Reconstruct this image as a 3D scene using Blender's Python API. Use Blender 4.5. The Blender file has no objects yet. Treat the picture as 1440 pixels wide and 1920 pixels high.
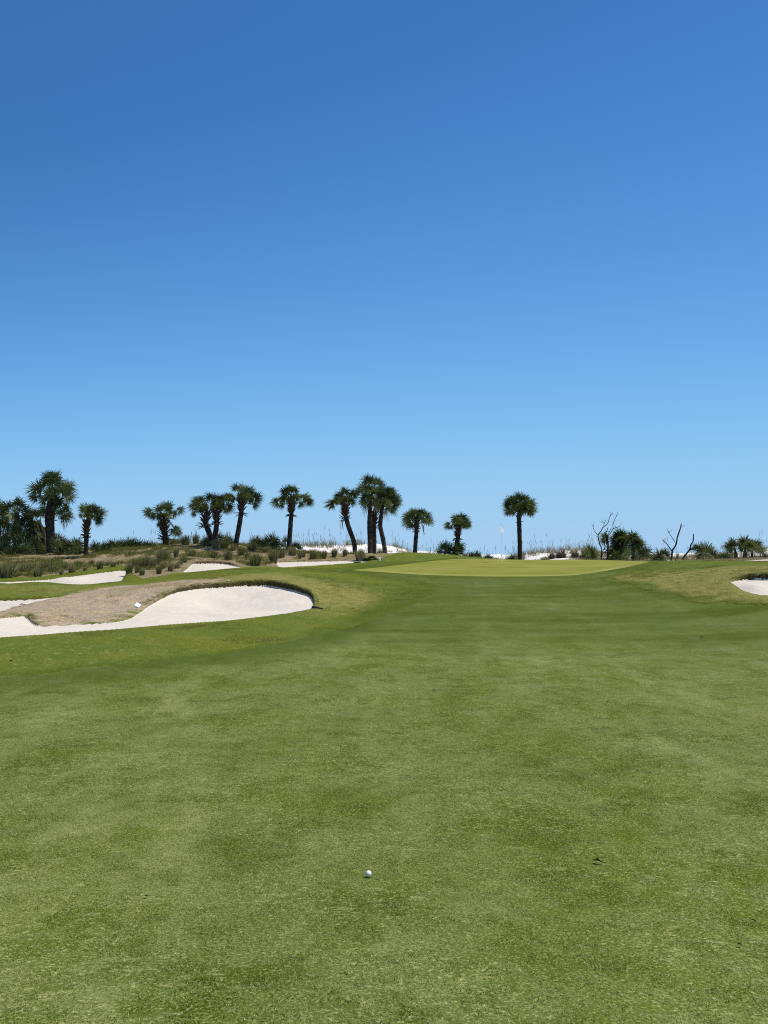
import bpy, math, random
import numpy as np
from mathutils import Vector

# ------------------------------------------------------------------ camera, world, sun
SC = bpy.context.scene
COL = SC.collection
IMW, IMH, FPX = 1440.0, 1920.0, 1371.0
EYE = np.array([0.0, 0.0, 2.32])
HORIZON = 1048.0
PITCH = math.atan((HORIZON - IMH / 2) / FPX)

cam_d = bpy.data.cameras.new('camera')
cam_d.sensor_fit = 'VERTICAL'
cam_d.sensor_height = 24.0
cam_d.lens = 24.0 * FPX / IMH
cam_d.clip_start = 0.05
cam_d.clip_end = 20000
cam = bpy.data.objects.new('camera', cam_d)
COL.objects.link(cam)
cam.location = EYE.tolist()
cam.rotation_euler = (math.pi / 2 + PITCH, 0, 0)
SC.camera = cam

SUN_AZ, SUN_EL = math.radians(78), math.radians(61)      # azimuth to the right of the view
world = bpy.data.worlds.new('World')
SC.world = world
world.use_nodes = True
wt = world.node_tree
wt.nodes.clear()
w_out = wt.nodes.new('ShaderNodeOutputWorld')
w_bg = wt.nodes.new('ShaderNodeBackground')
w_sky = wt.nodes.new('ShaderNodeTexSky')
w_sky.sky_type = 'NISHITA'
w_sky.sun_disc = False
w_sky.sun_elevation = SUN_EL
w_sky.sun_rotation = SUN_AZ
w_sky.altitude = 0
w_sky.air_density = 1.0
w_sky.dust_density = 0.0
w_sky.ozone_density = 2.0
SKY_GRADE = True
w_tc = wt.nodes.new('ShaderNodeTexCoord')
w_map = wt.nodes.new('ShaderNodeMapping')          # lifts the sample a little so that the sky stays blue down to the horizon
w_map.inputs['Scale'].default_value = (0.4, 1, 0.93)
w_map.inputs['Location'].default_value = (0, 0, 0.075)
w_nrm = wt.nodes.new('ShaderNodeVectorMath'); w_nrm.operation = 'NORMALIZE'
wt.links.new(w_tc.outputs['Generated'], w_map.inputs[0])
wt.links.new(w_map.outputs[0], w_nrm.inputs[0])
wt.links.new(w_nrm.outputs[0], w_sky.inputs[0])
if SKY_GRADE:
    # one tone curve per channel grades the whole sky to a deep clear blue (values of the sky at strength 0.1)
    lin = lambda v: v / 255 / 12.92 if v < 10.3 else ((v / 255 + .055) / 1.055) ** 2.4
    RAW = ((96, 123, 164), (106, 135, 176), (119, 149, 187), (135, 166, 200), (158, 188, 212), (168, 196, 214))
    WANT = ((64, 117, 186), (87, 150, 215), (112, 172, 230), (138, 191, 237), (158, 203, 238), (165, 206, 239))
    pre = wt.nodes.new('ShaderNodeMix'); pre.data_type = 'RGBA'; pre.blend_type = 'MULTIPLY'
    pre.inputs[0].default_value = 1; pre.inputs[7].default_value = (.1, .1, .1, 1)
    post = wt.nodes.new('ShaderNodeMix'); post.data_type = 'RGBA'; post.blend_type = 'MULTIPLY'
    post.inputs[0].default_value = 1; post.inputs[7].default_value = (10, 10, 10, 1)
    cur = wt.nodes.new('ShaderNodeRGBCurve')
    for i in range(3):
        pts = cur.mapping.curves[i].points
        xs = np.log([lin(r_[i]) for r_ in RAW]); ys = np.log([lin(w_[i]) for w_ in WANT])
        fit = np.polyfit(xs, ys, 2)                      # a smooth curve through the measured colours
        val = lambda v: float(np.exp(np.polyval(fit, np.log(v))))
        lo, hi = lin(RAW[0][i]), lin(RAW[-1][i])
        sl = val(lo) / lo
        pts[0].location = (0, 0)
        pts[1].location = (1, 1)                          # the glare round the sun stays white and bright
        pts.new(hi * 1.3, val(hi) * 1.05)
        for v in [lo * .35, lo * .6, lo * .8]:
            pts.new(v, val(lo) * (v / lo) ** 1.2)
        for v in np.exp(np.linspace(np.log(lo), np.log(hi), 9)):
            pts.new(float(v), val(v))
    cur.mapping.extend = 'EXTRAPOLATED'
    cur.mapping.update()
    wt.links.new(w_sky.outputs[0], pre.inputs[6])
    wt.links.new(pre.outputs[2], cur.inputs[1])
    wt.links.new(cur.outputs[0], post.inputs[6])
    wt.links.new(post.outputs[2], w_bg.inputs[0])
else:
    wt.links.new(w_sky.outputs[0], w_bg.inputs[0])
w_bg.inputs[1].default_value = 0.1
wt.links.new(w_bg.outputs[0], w_out.inputs[0])

sun_d = bpy.data.lights.new('sun', 'SUN')
sun_d.energy = 4.6
sun_d.angle = math.radians(0.53)
sun_d.color = (1.0, 0.925, 0.80)
sun = bpy.data.objects.new('sun', sun_d)
COL.objects.link(sun)
to_sun = Vector((math.sin(SUN_AZ) * math.cos(SUN_EL), math.cos(SUN_AZ) * math.cos(SUN_EL), math.sin(SUN_EL)))
sun.rotation_euler = to_sun.to_track_quat('Z', 'Y').to_euler()

SC.view_settings.view_transform = 'Standard'
SC.view_settings.look = 'None'
SC.view_settings.exposure = 0.0
SC.view_settings.gamma = 1.0
SC.cycles.max_bounces = 6
SC.cycles.use_denoising = False
SC.cycles.filter_width = 1.1

RNG = np.random.default_rng(7)
random.seed(7)

# ------------------------------------------------------------------ pixel rays and points
def ray(px, py):
    cx, cy = (px - IMW / 2) / FPX, -(py - IMH / 2) / FPX
    c, s = math.cos(PITCH), math.sin(PITCH)
    return np.array([cx, c - s * cy, s + c * cy])

def at(px, py, Y):                       # the point of a pixel at forward distance Y
    r = ray(px, py)
    return EYE + r * (Y / r[1])

def az_of(px):
    return math.atan2((px - IMW / 2) / FPX, 1.0)

def dpt(px, py, d):                      # the point of a pixel at horizontal distance d
    r = ray(px, py)
    return EYE + r * (d / math.hypot(r[0], r[1]))

def polar(px, d):
    a = az_of(px)
    return (d * math.sin(a), d * math.cos(a))

# ------------------------------------------------------------------ terrain height
class MQ:
    """smooth multiquadric surface through scattered points"""
    def __init__(self, pts, c, smooth=0.0):
        p = np.array(pts, float)
        self.xy, self.c = p[:, :2], c
        n = len(p)
        A = np.sqrt(((self.xy[:, None] - self.xy[None]) ** 2).sum(-1) + c * c)
        M = np.zeros((n + 3, n + 3))
        M[:n, :n] = A - np.eye(n) * smooth
        M[:n, n] = 1; M[:n, n + 1:] = self.xy; M[n, :n] = 1; M[n + 1:, :n] = self.xy.T
        self.w = np.linalg.solve(M, np.concatenate([p[:, 2], [0, 0, 0]]))
    def __call__(self, x, y):
        x, y = np.asarray(x, float).ravel(), np.asarray(y, float).ravel()
        out = np.empty(len(x))
        n = len(self.xy)
        for i in range(0, len(x), 40000):
            a, b = x[i:i + 40000], y[i:i + 40000]
            A = np.sqrt((a[:, None] - self.xy[:, 0]) ** 2 + (b[:, None] - self.xy[:, 1]) ** 2 + self.c ** 2)
            out[i:i + 40000] = A @ self.w[:n] + self.w[n] + a * self.w[n + 1] + b * self.w[n + 2]
        return out

CP = []
def cp(px, py, d): CP.append(dpt(px, py, d))
def cz(px, d, z): CP.append((*polar(px, d), z))
CP += [(0, 0, .70), (0, -10, .8), (-9, -6, .8), (9, -6, .8), (-12, 2, .5), (12, 2, .5), (-20, 10, .2), (20, 10, .2),
       (-40, 20, .3), (40, 20, .6), (-30, -30, .8), (30, -30, .8), (-50, 50, 1.2), (55, 45, 1.4), (45, 30, 1.2), (-40, 35, .6)]
for px in (-150, 300, 690, 1100, 1590):
    cz(px, 3, .32); cz(px, 5.5, 0); cz(px, 8, -.06); cz(px, 12, -.04); cz(px, 16, .08)
cz(720, 20, .15); cz(1100, 20, .15); cz(1500, 20, .2)
cz(760, 25, .42); cz(1050, 25, .40); cz(1300, 24, .36); cz(800, 30, .86); cz(1040, 30, .82); cz(900, 34, 1.18)
for q in ((1440, 1139, 27.1), (1300, 1125, 28.9), (1130, 1085, 36), (1440, 1116, 28.7), (1372, 1092, 31), (1440, 1074, 32),
          (1390, 1078, 32), (1440, 1058, 36.5), (1300, 1053, 41.5), (1250, 1075, 36), (1180, 1096, 33), (1380, 1054, 40),
          (960, 1081, 36.6), (800, 1078, 37), (941, 1053, 45), (1000, 1050, 48), (662, 1069, 40), (1215, 1054, 45), (1150, 1066, 41), (1080, 1077, 38),
          (900, 1047, 48), (780, 1037.5, 50), (860, 1042, 50), (690, 1040, 49), (690, 1055, 44), (640, 1040, 50),
          (600, 1050, 46), (600, 1062, 43), (450, 1064, 41), (348, 1073, 38.5), (390, 1053, 42.5), (500, 1068, 38), (500, 1083, 32), (640, 1085, 35),
          (500, 1088, 31), (400, 1094, 30.6), (560, 1096, 30), (590, 1115, 28.5), (590, 1139, 26), (430, 1163, 22.3), (300, 1172, 21.2), (150, 1184, 20), (0, 1195, 19), (-150, 1203, 18.3),
          (640, 1130, 28), (640, 1165, 24),
          (340, 1100, 29.5), (290, 1120, 27), (255, 1145, 24.5), (110, 1168, 21.8), (200, 1164, 22), (45, 1152, 22.8), (0, 1158, 22.2),
          (200, 1112, 29), (100, 1127, 26.5), (0, 1149, 24.5), (0, 1123, 30), (120, 1119, 29.5), (100, 1105, 33), (100, 1097, 36),
          (0, 1095, 38), (180, 1096, 37.5), (232, 1087, 37.5), (130, 1078, 41.5), (230, 1067, 42), (60, 1086, 40.5), (300, 1088, 36), (300, 1096, 33),
          (100, 1074, 44), (92, 1052, 50), (160, 1060, 47), (300, 1070, 40), (300, 1045, 47), (310, 1026, 53), (400, 1022, 53), (440, 1036, 50),
          (540, 1035, 50), (480, 1056, 44), (0, 1056, 50), (0, 1080, 43), (300, 1024, 57), (420, 1022, 57), (180, 1033, 56), (-200, 1060, 46), (-200, 1120, 30),
          (700, 1041, 53), (620, 1043, 52), (950, 1053, 52.5), (1050, 1050, 52.5), (1150, 1051, 51), (1250, 1053, 48), (1350, 1054, 46), (1600, 1056, 44),
          # dune crest
          (580, 1026, 62), (640, 1025, 62), (690, 1022.5, 62), (730, 1026, 62), (765, 1037, 62), (820, 1049, 62), (900, 1056, 62), (955, 1056, 62), (978, 1043, 62),
          (1020, 1038, 62), (1060, 1033, 62), (1095, 1030, 62), (1125, 1038, 62), (1150, 1046, 62), (1200, 1050, 62), (1300, 1048, 60), (1400, 1046, 58), (1440, 1036, 58), (1600, 1036, 58),
          (480, 1026, 64), (250, 1030, 64), (50, 1034, 64), (-200, 1036, 64),
          (600, 1041, 57), (690, 1040, 56.5), (1000, 1052, 56), (830, 1046, 56), (900, 1056, 56), (955, 1057, 56), (1200, 1055, 55), (1300, 1055, 53), (1100, 1050, 56), (1430, 1050, 50)):
    cp(*q)
base_f = MQ(CP, 3.0, 0.002)

def falloff(x, y, z):
    d = np.hypot(x, y)
    fwd = y / np.maximum(d, 1e-6)
    t = np.clip((d - 64) / 60, 0, 1)
    t = t * t * (3 - 2 * t)
    far = np.where(fwd > 0.2, -4.5, 1.0)
    t2 = np.clip((d - 45) / 25, 0, 1)
    back = z * (1 - t2) + np.clip(z, 0, 1.5) * t2
    z = np.where(fwd > 0.3, z, back)
    return z * (1 - t) + far * t

def base(x, y):
    x, y = np.asarray(x, float).ravel(), np.asarray(y, float).ravel()
    return falloff(x, y, base_f(x, y))

_D = np.concatenate([np.arange(2.0, 16, .05), np.arange(16, 66, .03)])
def hit(px, py, f=None):                  # where the ray of a pixel meets the ground
    f = f or base
    r = ray(px, py)
    h = math.hypot(r[0], r[1])
    x, y, z = r[0] / h * _D, r[1] / h * _D, EYE[2] + r[2] / h * _D
    gap = z - f(x, y)
    k = np.nonzero(gap <= 0)[0]
    k = k[0] if len(k) else int(np.argmin(gap[200:])) + 200
    return np.array([x[k], y[k], f(x[k:k + 1], y[k:k + 1])[0]])

def smooth_closed(pts, n=6):
    p = np.array(pts, float)
    out = []
    m = len(p)
    for i in range(m):
        a, b, c, d = p[(i - 1) % m], p[i], p[(i + 1) % m], p[(i + 2) % m]
        for k in range(n):
            t = k / n
            out.append(.5 * ((2 * b) + (c - a) * t + (2 * a - 5 * b + 4 * c - d) * t * t + (3 * b - a - 3 * c + d) * t ** 3))
    return np.array(out)

def sdf(x, y, poly):
    """signed distance (negative inside) and the interpolated extra column of the nearest edge point"""
    x, y = np.asarray(x, float), np.asarray(y, float)
    best = np.full(len(x), 1e18); extra = np.zeros(len(x)); inside = np.zeros(len(x), bool)
    m = len(poly)
    for i in range(m):
        a, b = poly[i], poly[(i + 1) % m]
        ex, ey = b[0] - a[0], b[1] - a[1]
        L = ex * ex + ey * ey + 1e-12
        t = np.clip(((x - a[0]) * ex + (y - a[1]) * ey) / L, 0, 1)
        d2 = (x - a[0] - t * ex) ** 2 + (y - a[1] - t * ey) ** 2
        k = d2 < best
        best = np.where(k, d2, best)
        if poly.shape[1] > 2:
            extra = np.where(k, a[2] + t * (b[2] - a[2]), extra)
        c = (a[1] > y) != (b[1] > y)
        if abs(ey) > 1e-12:
            inside ^= c & (x < a[0] + (y - a[1]) / ey * ex)
    s = np.sqrt(best)
    return np.where(inside, -s, s), extra

# value noise for the shapes of edges and ground
_perm = RNG.random((256, 256))
def vnoise(x, y, s=1.0):
    x, y = np.asarray(x) * s + 91.3, np.asarray(y) * s + 17.7
    i, j = np.floor(x).astype(int), np.floor(y).astype(int)
    u, v = x - i, y - j
    u, v = u * u * (3 - 2 * u), v * v * (3 - 2 * v)
    g = lambda a, b: _perm[a % 256, b % 256]
    return (g(i, j) * (1 - u) + g(i + 1, j) * u) * (1 - v) + (g(i, j + 1) * (1 - u) + g(i + 1, j + 1) * u) * v - .5

# ------------------------------------------------------------------ bunkers
# outline points: (px, py, lip height); floor points: (px, py, distance)
def outline(pts, n=5):
    out = []
    for q in pts:
        p = hit(q[0], q[1]) if len(q) == 3 else (*polar(q[0], q[1]), 0)
        out.append((p[0], p[1], q[-1]))
    return smooth_closed(out, n)

BUNKERS = []
def bunker(pts, floor, label, ragged=.03):
    poly = outline(pts)
    poly[:, 2] = np.clip(poly[:, 2], 0, None) * .78
    b = base(poly[:, 0], poly[:, 1]) - poly[:, 2]
    sp = [(poly[i, 0], poly[i, 1], b[i]) for i in range(0, len(poly), 2)]
    for (px, py, d) in floor:
        sp.append(tuple(dpt(px, py, d)))
    BUNKERS.append(dict(poly=poly, sand=MQ(sp, .8, .002), label=label, ragged=ragged))

bunker([(-150, 1204, .02), (0, 1195, .02), (75, 1190, .02), (150, 1184, .02), (225, 1179, .02), (300, 1172, .02), (370, 1167, .02), (430, 1163, .02), (500, 1155, .02), (560, 1146, .03),
        (583, 1140, .06), (588, 1127, .16), (582, 1112, .26), (566, 1103, .32), (545, 1096, .35), (520, 1091, .36), (495, 1088, .36), (460, 1089, .32), (430, 1092, .28), (390, 1095, .26), (350, 1100, .24), (325, 1107, .2),
        (305, 1117, .16), (290, 1126, .13), (275, 1136, .1), (263, 1146, .06), (245, 1158, .05), (215, 1165, .06), (180, 1168, .06), (150, 1169.5, .06), (110, 1170.5, .07), (75, 1170, .1), (62, 1165, .1), (52, 1155, .12), (40, 1153, .1), (20, 1155, .08), (0, 1158, .06), (-150, 1172, .05)],
       [(430, 1150, 24.6), (350, 1158, 23.6), (520, 1146, 25.6), (400, 1140, 27.6), (480, 1139, 27.6), (330, 1146, 25.2), (280, 1160, 22.8), (180, 1175, 21.2), (60, 1180, 20.8), (450, 1120, 29.4), (540, 1124, 28.3), (370, 1122, 28.6)],
       'big deep white sand bunker in front of the green, with a grassy overhanging lip')
bunker([(-200, 1120, .2), (0, 1122, .16), (40, 1121, .15), (80, 1119.5, .12), (112, 1118, .06), (120, 1119, .0), (90, 1124, .0), (60, 1131, .0), (30, 1138, .0), (0, 1147, .0), (-200, 1170, .0)],
       [(0, 1135, 28.3), (50, 1126, 28.9), (-100, 1140, 28)],
       'narrow wedge of white sand bunker behind the brown mound at the left edge')
bunker([(-160, 1095, .02), (0, 1094.5, .02), (60, 1091.5, .02), (100, 1093, .02), (130, 1095, .02), (160, 1095.5, .02), (200, 1092, .03), (226, 1089, .06), (230, 1083, .12), (236, 1075, .14), (233, 1068, .12), (200, 1071, .1), (165, 1075.5, .1), (130, 1080, .1), (90, 1085, .1), (50, 1087.5, .1), (0, 1090, .1), (-160, 1092, .1)],
       [(170, 1087, 39.6), (110, 1088.5, 39.3), (210, 1082, 40)],
       'long low white bunker in front of the palm grove at the far left')
bunker([(346, 1073, .03), (400, 1068.5, .03), (440, 1065, .03), (452, 1064, .04), (438, 1058, .16), (420, 1054, .2), (400, 1052.5, .2), (375, 1053, .2), (362, 1055, .14), (354, 1063, .06)],
       [(395, 1063, 40.6)],
       'small wedge shaped bunker among the grass tufts behind the big bunker')
bunker([(527, 1063.5, .03), (560, 1062, .03), (600, 1060, .03), (640, 1057.5, .03), (670, 1055.5, .03), (688, 1053.5, .03), (680, 1051.5, .06), (650, 1050.5, .08), (620, 1050.8, .1), (580, 1051.2, .1), (550, 1052, .1), (523, 1053, .1), (520, 1056, .05)],
       [(600, 1056, 44.2)],
       'shallow white bunker left of the green below the white dune')
bunker([(1371, 1091, .02), (1378, 1097, .02), (1390, 1105, .02), (1402, 1110, .02), (1420, 1114, .02), (1440, 1116.5, .02), (1560, 1119, .02), (1600, 1100, .2), (1560, 1076, .36), (1440, 1075, .34), (1420, 1076, .32), (1400, 1078, .28), (1388, 1082, .2), (1378, 1087, .1)],
       [(1410, 1100, 29.9), (1440, 1105, 29.9), (1500, 1108, 29.6)],
       'white bunker cut into the mound at the right edge', .05)

def lip_blend(x, y, z, s, lip, B):
    w = 0.03 + 0.17 * lip
    t = np.clip(s / w, 0, 1)
    t = 1 - (1 - t) ** 2
    near = s < w + .01
    if near.any():
        zs = B['sand'](x[near], y[near])
        tt = t[near]
        z[near] = zs * (1 - tt) + (z[near] + .02 * np.sin(np.pi * np.clip(tt, 0, 1))) * tt
    return z

def ground(x, y):
    x, y = np.asarray(x, float).ravel(), np.asarray(y, float).ravel()
    z = base(x, y)
    for B in BUNKERS:
        p = B['poly']
        k = (x > p[:, 0].min() - 1) & (x < p[:, 0].max() + 1) & (y > p[:, 1].min() - 1) & (y < p[:, 1].max() + 1)
        if k.any():
            s, lip = sdf(x[k], y[k], p)
            z[k] = lip_blend(x[k], y[k], z[k].copy(), s, lip, B)
    return z

def gz(x, y):
    return float(ground([x], [y])[0])

# ------------------------------------------------------------------ region outlines
def region(pts, n=5):
    out = []
    for q in pts:
        if q[0] == 'W':
            out.append(polar(q[1], q[2]))
        elif q[0] == 'XY':
            out.append(q[1:])
        else:
            out.append(tuple(hit(q[0], q[1])[:2]))
    return smooth_closed(out, n)

GREEN = region([(661, 1069), (690, 1071), (740, 1074.5), (800, 1078), (880, 1080.5), (960, 1081), (1040, 1080), (1090, 1077), (1150, 1068), (1190, 1060), (1216, 1054),
                ('W', 1190, 48), ('W', 1100, 49.5), ('W', 1000, 49.5), (905, 1048), (870, 1047.5), (830, 1050), (780, 1055.5), (730, 1061.5), (690, 1066)])
FAIR = region([('XY', -16, 5), (-90, 1277), (0, 1268), (100, 1258), (200, 1247), (300, 1237), (400, 1226), (480, 1214), (560, 1199), (620, 1184), (690, 1162), (760, 1138), (815, 1115), (825, 1100), (790, 1089), (725, 1080), (660, 1073.5), (640, 1070), (690, 1062.5), (760, 1055), (830, 1047.5), (870, 1045.5),
               ('W', 900, 49.5), ('W', 1000, 50.6), ('W', 1100, 50.6), ('W', 1195, 49), (1228, 1055), (1205, 1062), (1160, 1074), (1130, 1085), (1160, 1096), (1200, 1106), (1250, 1117), (1300, 1125), (1370, 1133), (1440, 1139.5), (1560, 1148), ('XY', 22, 20), ('XY', 24, 0), ('XY', 15, -25), ('XY', -15, -25)])
MULCH = region([(-250, 1092), (0, 1083), (60, 1084), (110, 1076), (180, 1066), (225, 1060), (243, 1072), (262, 1087), (300, 1081), (346, 1074), (400, 1069), (452, 1064.5), (490, 1063), (521, 1062.5), (560, 1058), (640, 1053.5), (690, 1050), (722, 1044), (735, 1040),
                ('W', 720, 54), ('W', 650, 56), ('W', 560, 60), ('W', 400, 70), ('W', 0, 70), ('W', -300, 70), ('W', -500, 60), ('W', -500, 46)])
MOUND = region([(-150, 1172), (0, 1158), (45, 1154), (70, 1173), (150, 1172), (230, 1162), (262, 1147), (288, 1126), (320, 1108), (360, 1099), (430, 1091), (400, 1087), (330, 1090), (260, 1098), (190, 1104), (120, 1118), (60, 1128), (0, 1146), (-150, 1165)])

def dune_edge(x, y):
    a = np.arctan2(x, y)
    ks = [(-900, 75), (0, 72), (400, 66), (540, 58), (570, 53.5), (640, 52), (700, 51.6), (745, 52.5), (770, 54.5), (850, 54), (960, 53.5), (1060, 53), (1180, 53), (1260, 50), (1340, 48.5), (1440, 47), (1700, 50), (2600, 80)]
    return np.interp(a, [az_of(k[0]) for k in ks], [k[1] for k in ks], left=120, right=120)

# ------------------------------------------------------------------ the ground sheet (polar grid)
az_in = np.radians(np.linspace(-34.5, 34.5, 960))
az_out = np.radians(np.linspace(34.5, 325.5, 98))[1:-1]
AZ = np.concatenate([az_in, az_out])
R = np.concatenate([[.3, .8], np.arange(1.3, 17.5, .12), np.arange(17.5, 24, .06), np.arange(24, 46, .042), np.arange(46, 66, .13), np.arange(66, 80, .5), [83, 88, 95, 105, 120, 140, 170, 220, 300, 450, 700, 1100, 2000, 4000, 9000]])
nr, na = len(R), len(AZ)
gx = (R[:, None] * np.sin(AZ)[None]).ravel()
gy = (R[:, None] * np.cos(AZ)[None]).ravel()
gx, gy = np.append(gx, 0), np.append(gy, 0)
gzv = base(gx, gy)
gd = np.hypot(gx, gy)
sds = []
face_m = np.zeros(len(gx))
front = (np.abs(np.arctan2(gx, gy)) < math.radians(41)) & (gd < 75)
for B in BUNKERS:
    p = B['poly']
    s = np.full(len(gx), 99.0)
    k = front & (gx > p[:, 0].min() - 2) & (gx < p[:, 0].max() + 2) & (gy > p[:, 1].min() - 2) & (gy < p[:, 1].max() + 2)
    sk, lip = sdf(gx[k], gy[k], p)
    rag = (vnoise(gx[k], gy[k], 2.1) * .8 + vnoise(gx[k], gy[k], 6.) * .6 + vnoise(gx[k], gy[k], 15.) * .4) * B['ragged'] * (0.6 + 5 * lip)
    sk = sk + rag
    zk = gzv[k].copy()
    # raked sand: gentle undulation
    sand_in = sk < 0
    zk = lip_blend(gx[k], gy[k], zk, sk, lip, B)
    und = (vnoise(gx[k], gy[k], .8) * .06 + vnoise(gx[k], gy[k], 2.7) * .022 + vnoise(gx[k] * 2, gy[k] * .6, 4.5) * .012) * np.clip(-sk / .5, 0, 1)
    zk = zk + np.where(sand_in, und, 0)
    gzv[k] = zk
    s[k] = sk
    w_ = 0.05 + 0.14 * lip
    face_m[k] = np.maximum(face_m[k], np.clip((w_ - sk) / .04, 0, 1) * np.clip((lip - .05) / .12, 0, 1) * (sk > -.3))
    sds.append(s)
fine = np.clip((gd - 22) / 10, 0, 1)
s_green, _ = sdf(gx, gy, GREEN)
s_fair, _ = sdf(gx, gy, FAIR)
s_mulch, _ = sdf(gx, gy, MULCH)
s_mound, _ = sdf(gx, gy, MOUND)
s_dune = dune_edge(gx, gy) - gd
s_fair = s_fair + (vnoise(gx, gy, .7) * .35 + vnoise(gx, gy, 3.1) * .22 + vnoise(gx, gy, 9.) * .10) * np.where(gx > 4, 2.0, .7)
s_mulch = s_mulch + (vnoise(gx, gy, .9) * .5 + vnoise(gx, gy, 3.1) * .35)
s_dune = s_dune + (vnoise(gx, gy, .7) * 1.2 + vnoise(gx, gy, 2.3) * .6)
# bumps: longer rough stands above the fairway, mulch and dune are uneven
m_all = np.min(np.array(sds), axis=0)
on_grass = np.clip(m_all / .3, 0, 1)
gzv += on_grass * np.clip(s_fair / .12, 0, 1) * .025 * (gd < 70)
gzv += on_grass * np.clip(s_fair / .5, 0, 1) * (gd < 70) * (vnoise(gx, gy, .45) * .08 + vnoise(gx, gy, 1.7) * .035 + vnoise(gx, gy, 6) * .012)
gzv += np.clip(-s_mulch / 1.0, 0, 1) * on_grass * (vnoise(gx, gy, 1.3) * .16 + vnoise(gx, gy, 4.0) * .06)
gzv += np.clip(-s_dune / 1.5, 0, 1) * np.clip((90 - gd) / 20, 0, 1) * (vnoise(gx, gy, .28) * .35 + vnoise(gx, gy, .8) * .16 + vnoise(gx, gy, 2.6) * .05)
gzv += (s_green < 0) * 0.0

# where the grass is dry (real straw coloured patches)
dry = np.zeros(len(gx))
for (px, py, rad, wgt) in ((560, 1095, 1.6, .55), (520, 1078, 1.6, .5), (480, 1086, 1.4, .5), (600, 1108, 1.5, .6), (640, 1130, 1.6, .55), (620, 1118, 1., .4), (650, 1110, 2.2, .45), (560, 1148, .8, .5), (620, 1150, 1., .5), (400, 1085, 2.0, .5), (330, 1094, 2, .6),
                           (1290, 1095, 2.2, .6), (1350, 1100, 2.0, .65), (1230, 1085, 2.5, .5), (1400, 1120, 1.4, .6), (1390, 1075, 1.2, .7), (1330, 1085, 1.6, .45), (1430, 1125, 1.2, .5), (1200, 1078, 2, .4), (80, 1106, 2., .5), (200, 1108, 2., .5), (40, 1098, 2, .4), (150, 1225, 2, .12), (60, 1232, 1.6, .2), (350, 1205, 2, .12)):
    h = hit(px, py)
    dry += wgt * (.72 if px < 700 else .95) * np.exp(-((gx - h[0]) ** 2 + (gy - h[1]) ** 2) / (2 * rad * rad))
# main patches of the mown fairway
front_edge = np.clip((41.0 - gy) / 2.0, 0, 1)
lite = np.clip((s_green + .75) / .2, 0, 1) * front_edge * np.clip(.75 + vnoise(gx, gy, .6) * 1.2, 0, 1)
back_left = np.clip((gy - (36.9 + .22 * np.abs(gx - 1))) / 1.0, 0, 1) * np.clip((7.2 - gx) / 2, 0, 1)
collar = (s_green > -.02) * np.clip((1.15 - s_green) / .3, 0, 1) * np.maximum(back_left, .45 * (gx > 2) * front_edge)
pxv = IMW / 2 + FPX * gx / np.maximum(gy, .1)
soft_w = np.interp(pxv, [480, 640, 720, 900, 1100, 1200, 1400], [.25, 1.2, 3.4, 3.0, 1.6, 1.3, .8])
soft = np.clip(1 - np.clip(s_fair, 0, None) / soft_w, 0, 1) * (gy < 44)
edge = (s_fair < 0) * np.clip(1 + s_fair / np.interp(pxv, [0, 600, 900], [2.2, 2.0, 1.2]), 0, 1) * np.clip((760 - pxv) / 120, 0, 1) * (gd < 40) * (gy > 8)
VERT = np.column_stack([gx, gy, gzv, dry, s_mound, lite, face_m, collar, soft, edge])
def quads():
    i = np.arange(nr - 1)[:, None]; j = np.arange(na)[None]
    a = (i * na + j).ravel(); b = (i * na + (j + 1) % na).ravel()
    c = ((i + 1) * na + (j + 1) % na).ravel(); d = ((i + 1) * na + j).ravel()
    t1 = np.column_stack([a, b, c]); t2 = np.column_stack([a, c, d])
    jj = np.arange(na)
    fan = np.column_stack([np.full(na, nr * na), (jj + 1) % na, jj])
    t = np.concatenate([t1, t2])
    return np.concatenate([t[:, ::-1], fan[:, ::-1]])
TRI = quads()
n = np.cross(VERT[TRI[0, 1], :3] - VERT[TRI[0, 0], :3], VERT[TRI[0, 2], :3] - VERT[TRI[0, 0], :3])
FIELDS = np.column_stack(sds + [s_green, s_dune, s_mulch, s_fair])
if n[2] < 0:
    TRI = TRI[:, ::-1].copy()

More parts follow.
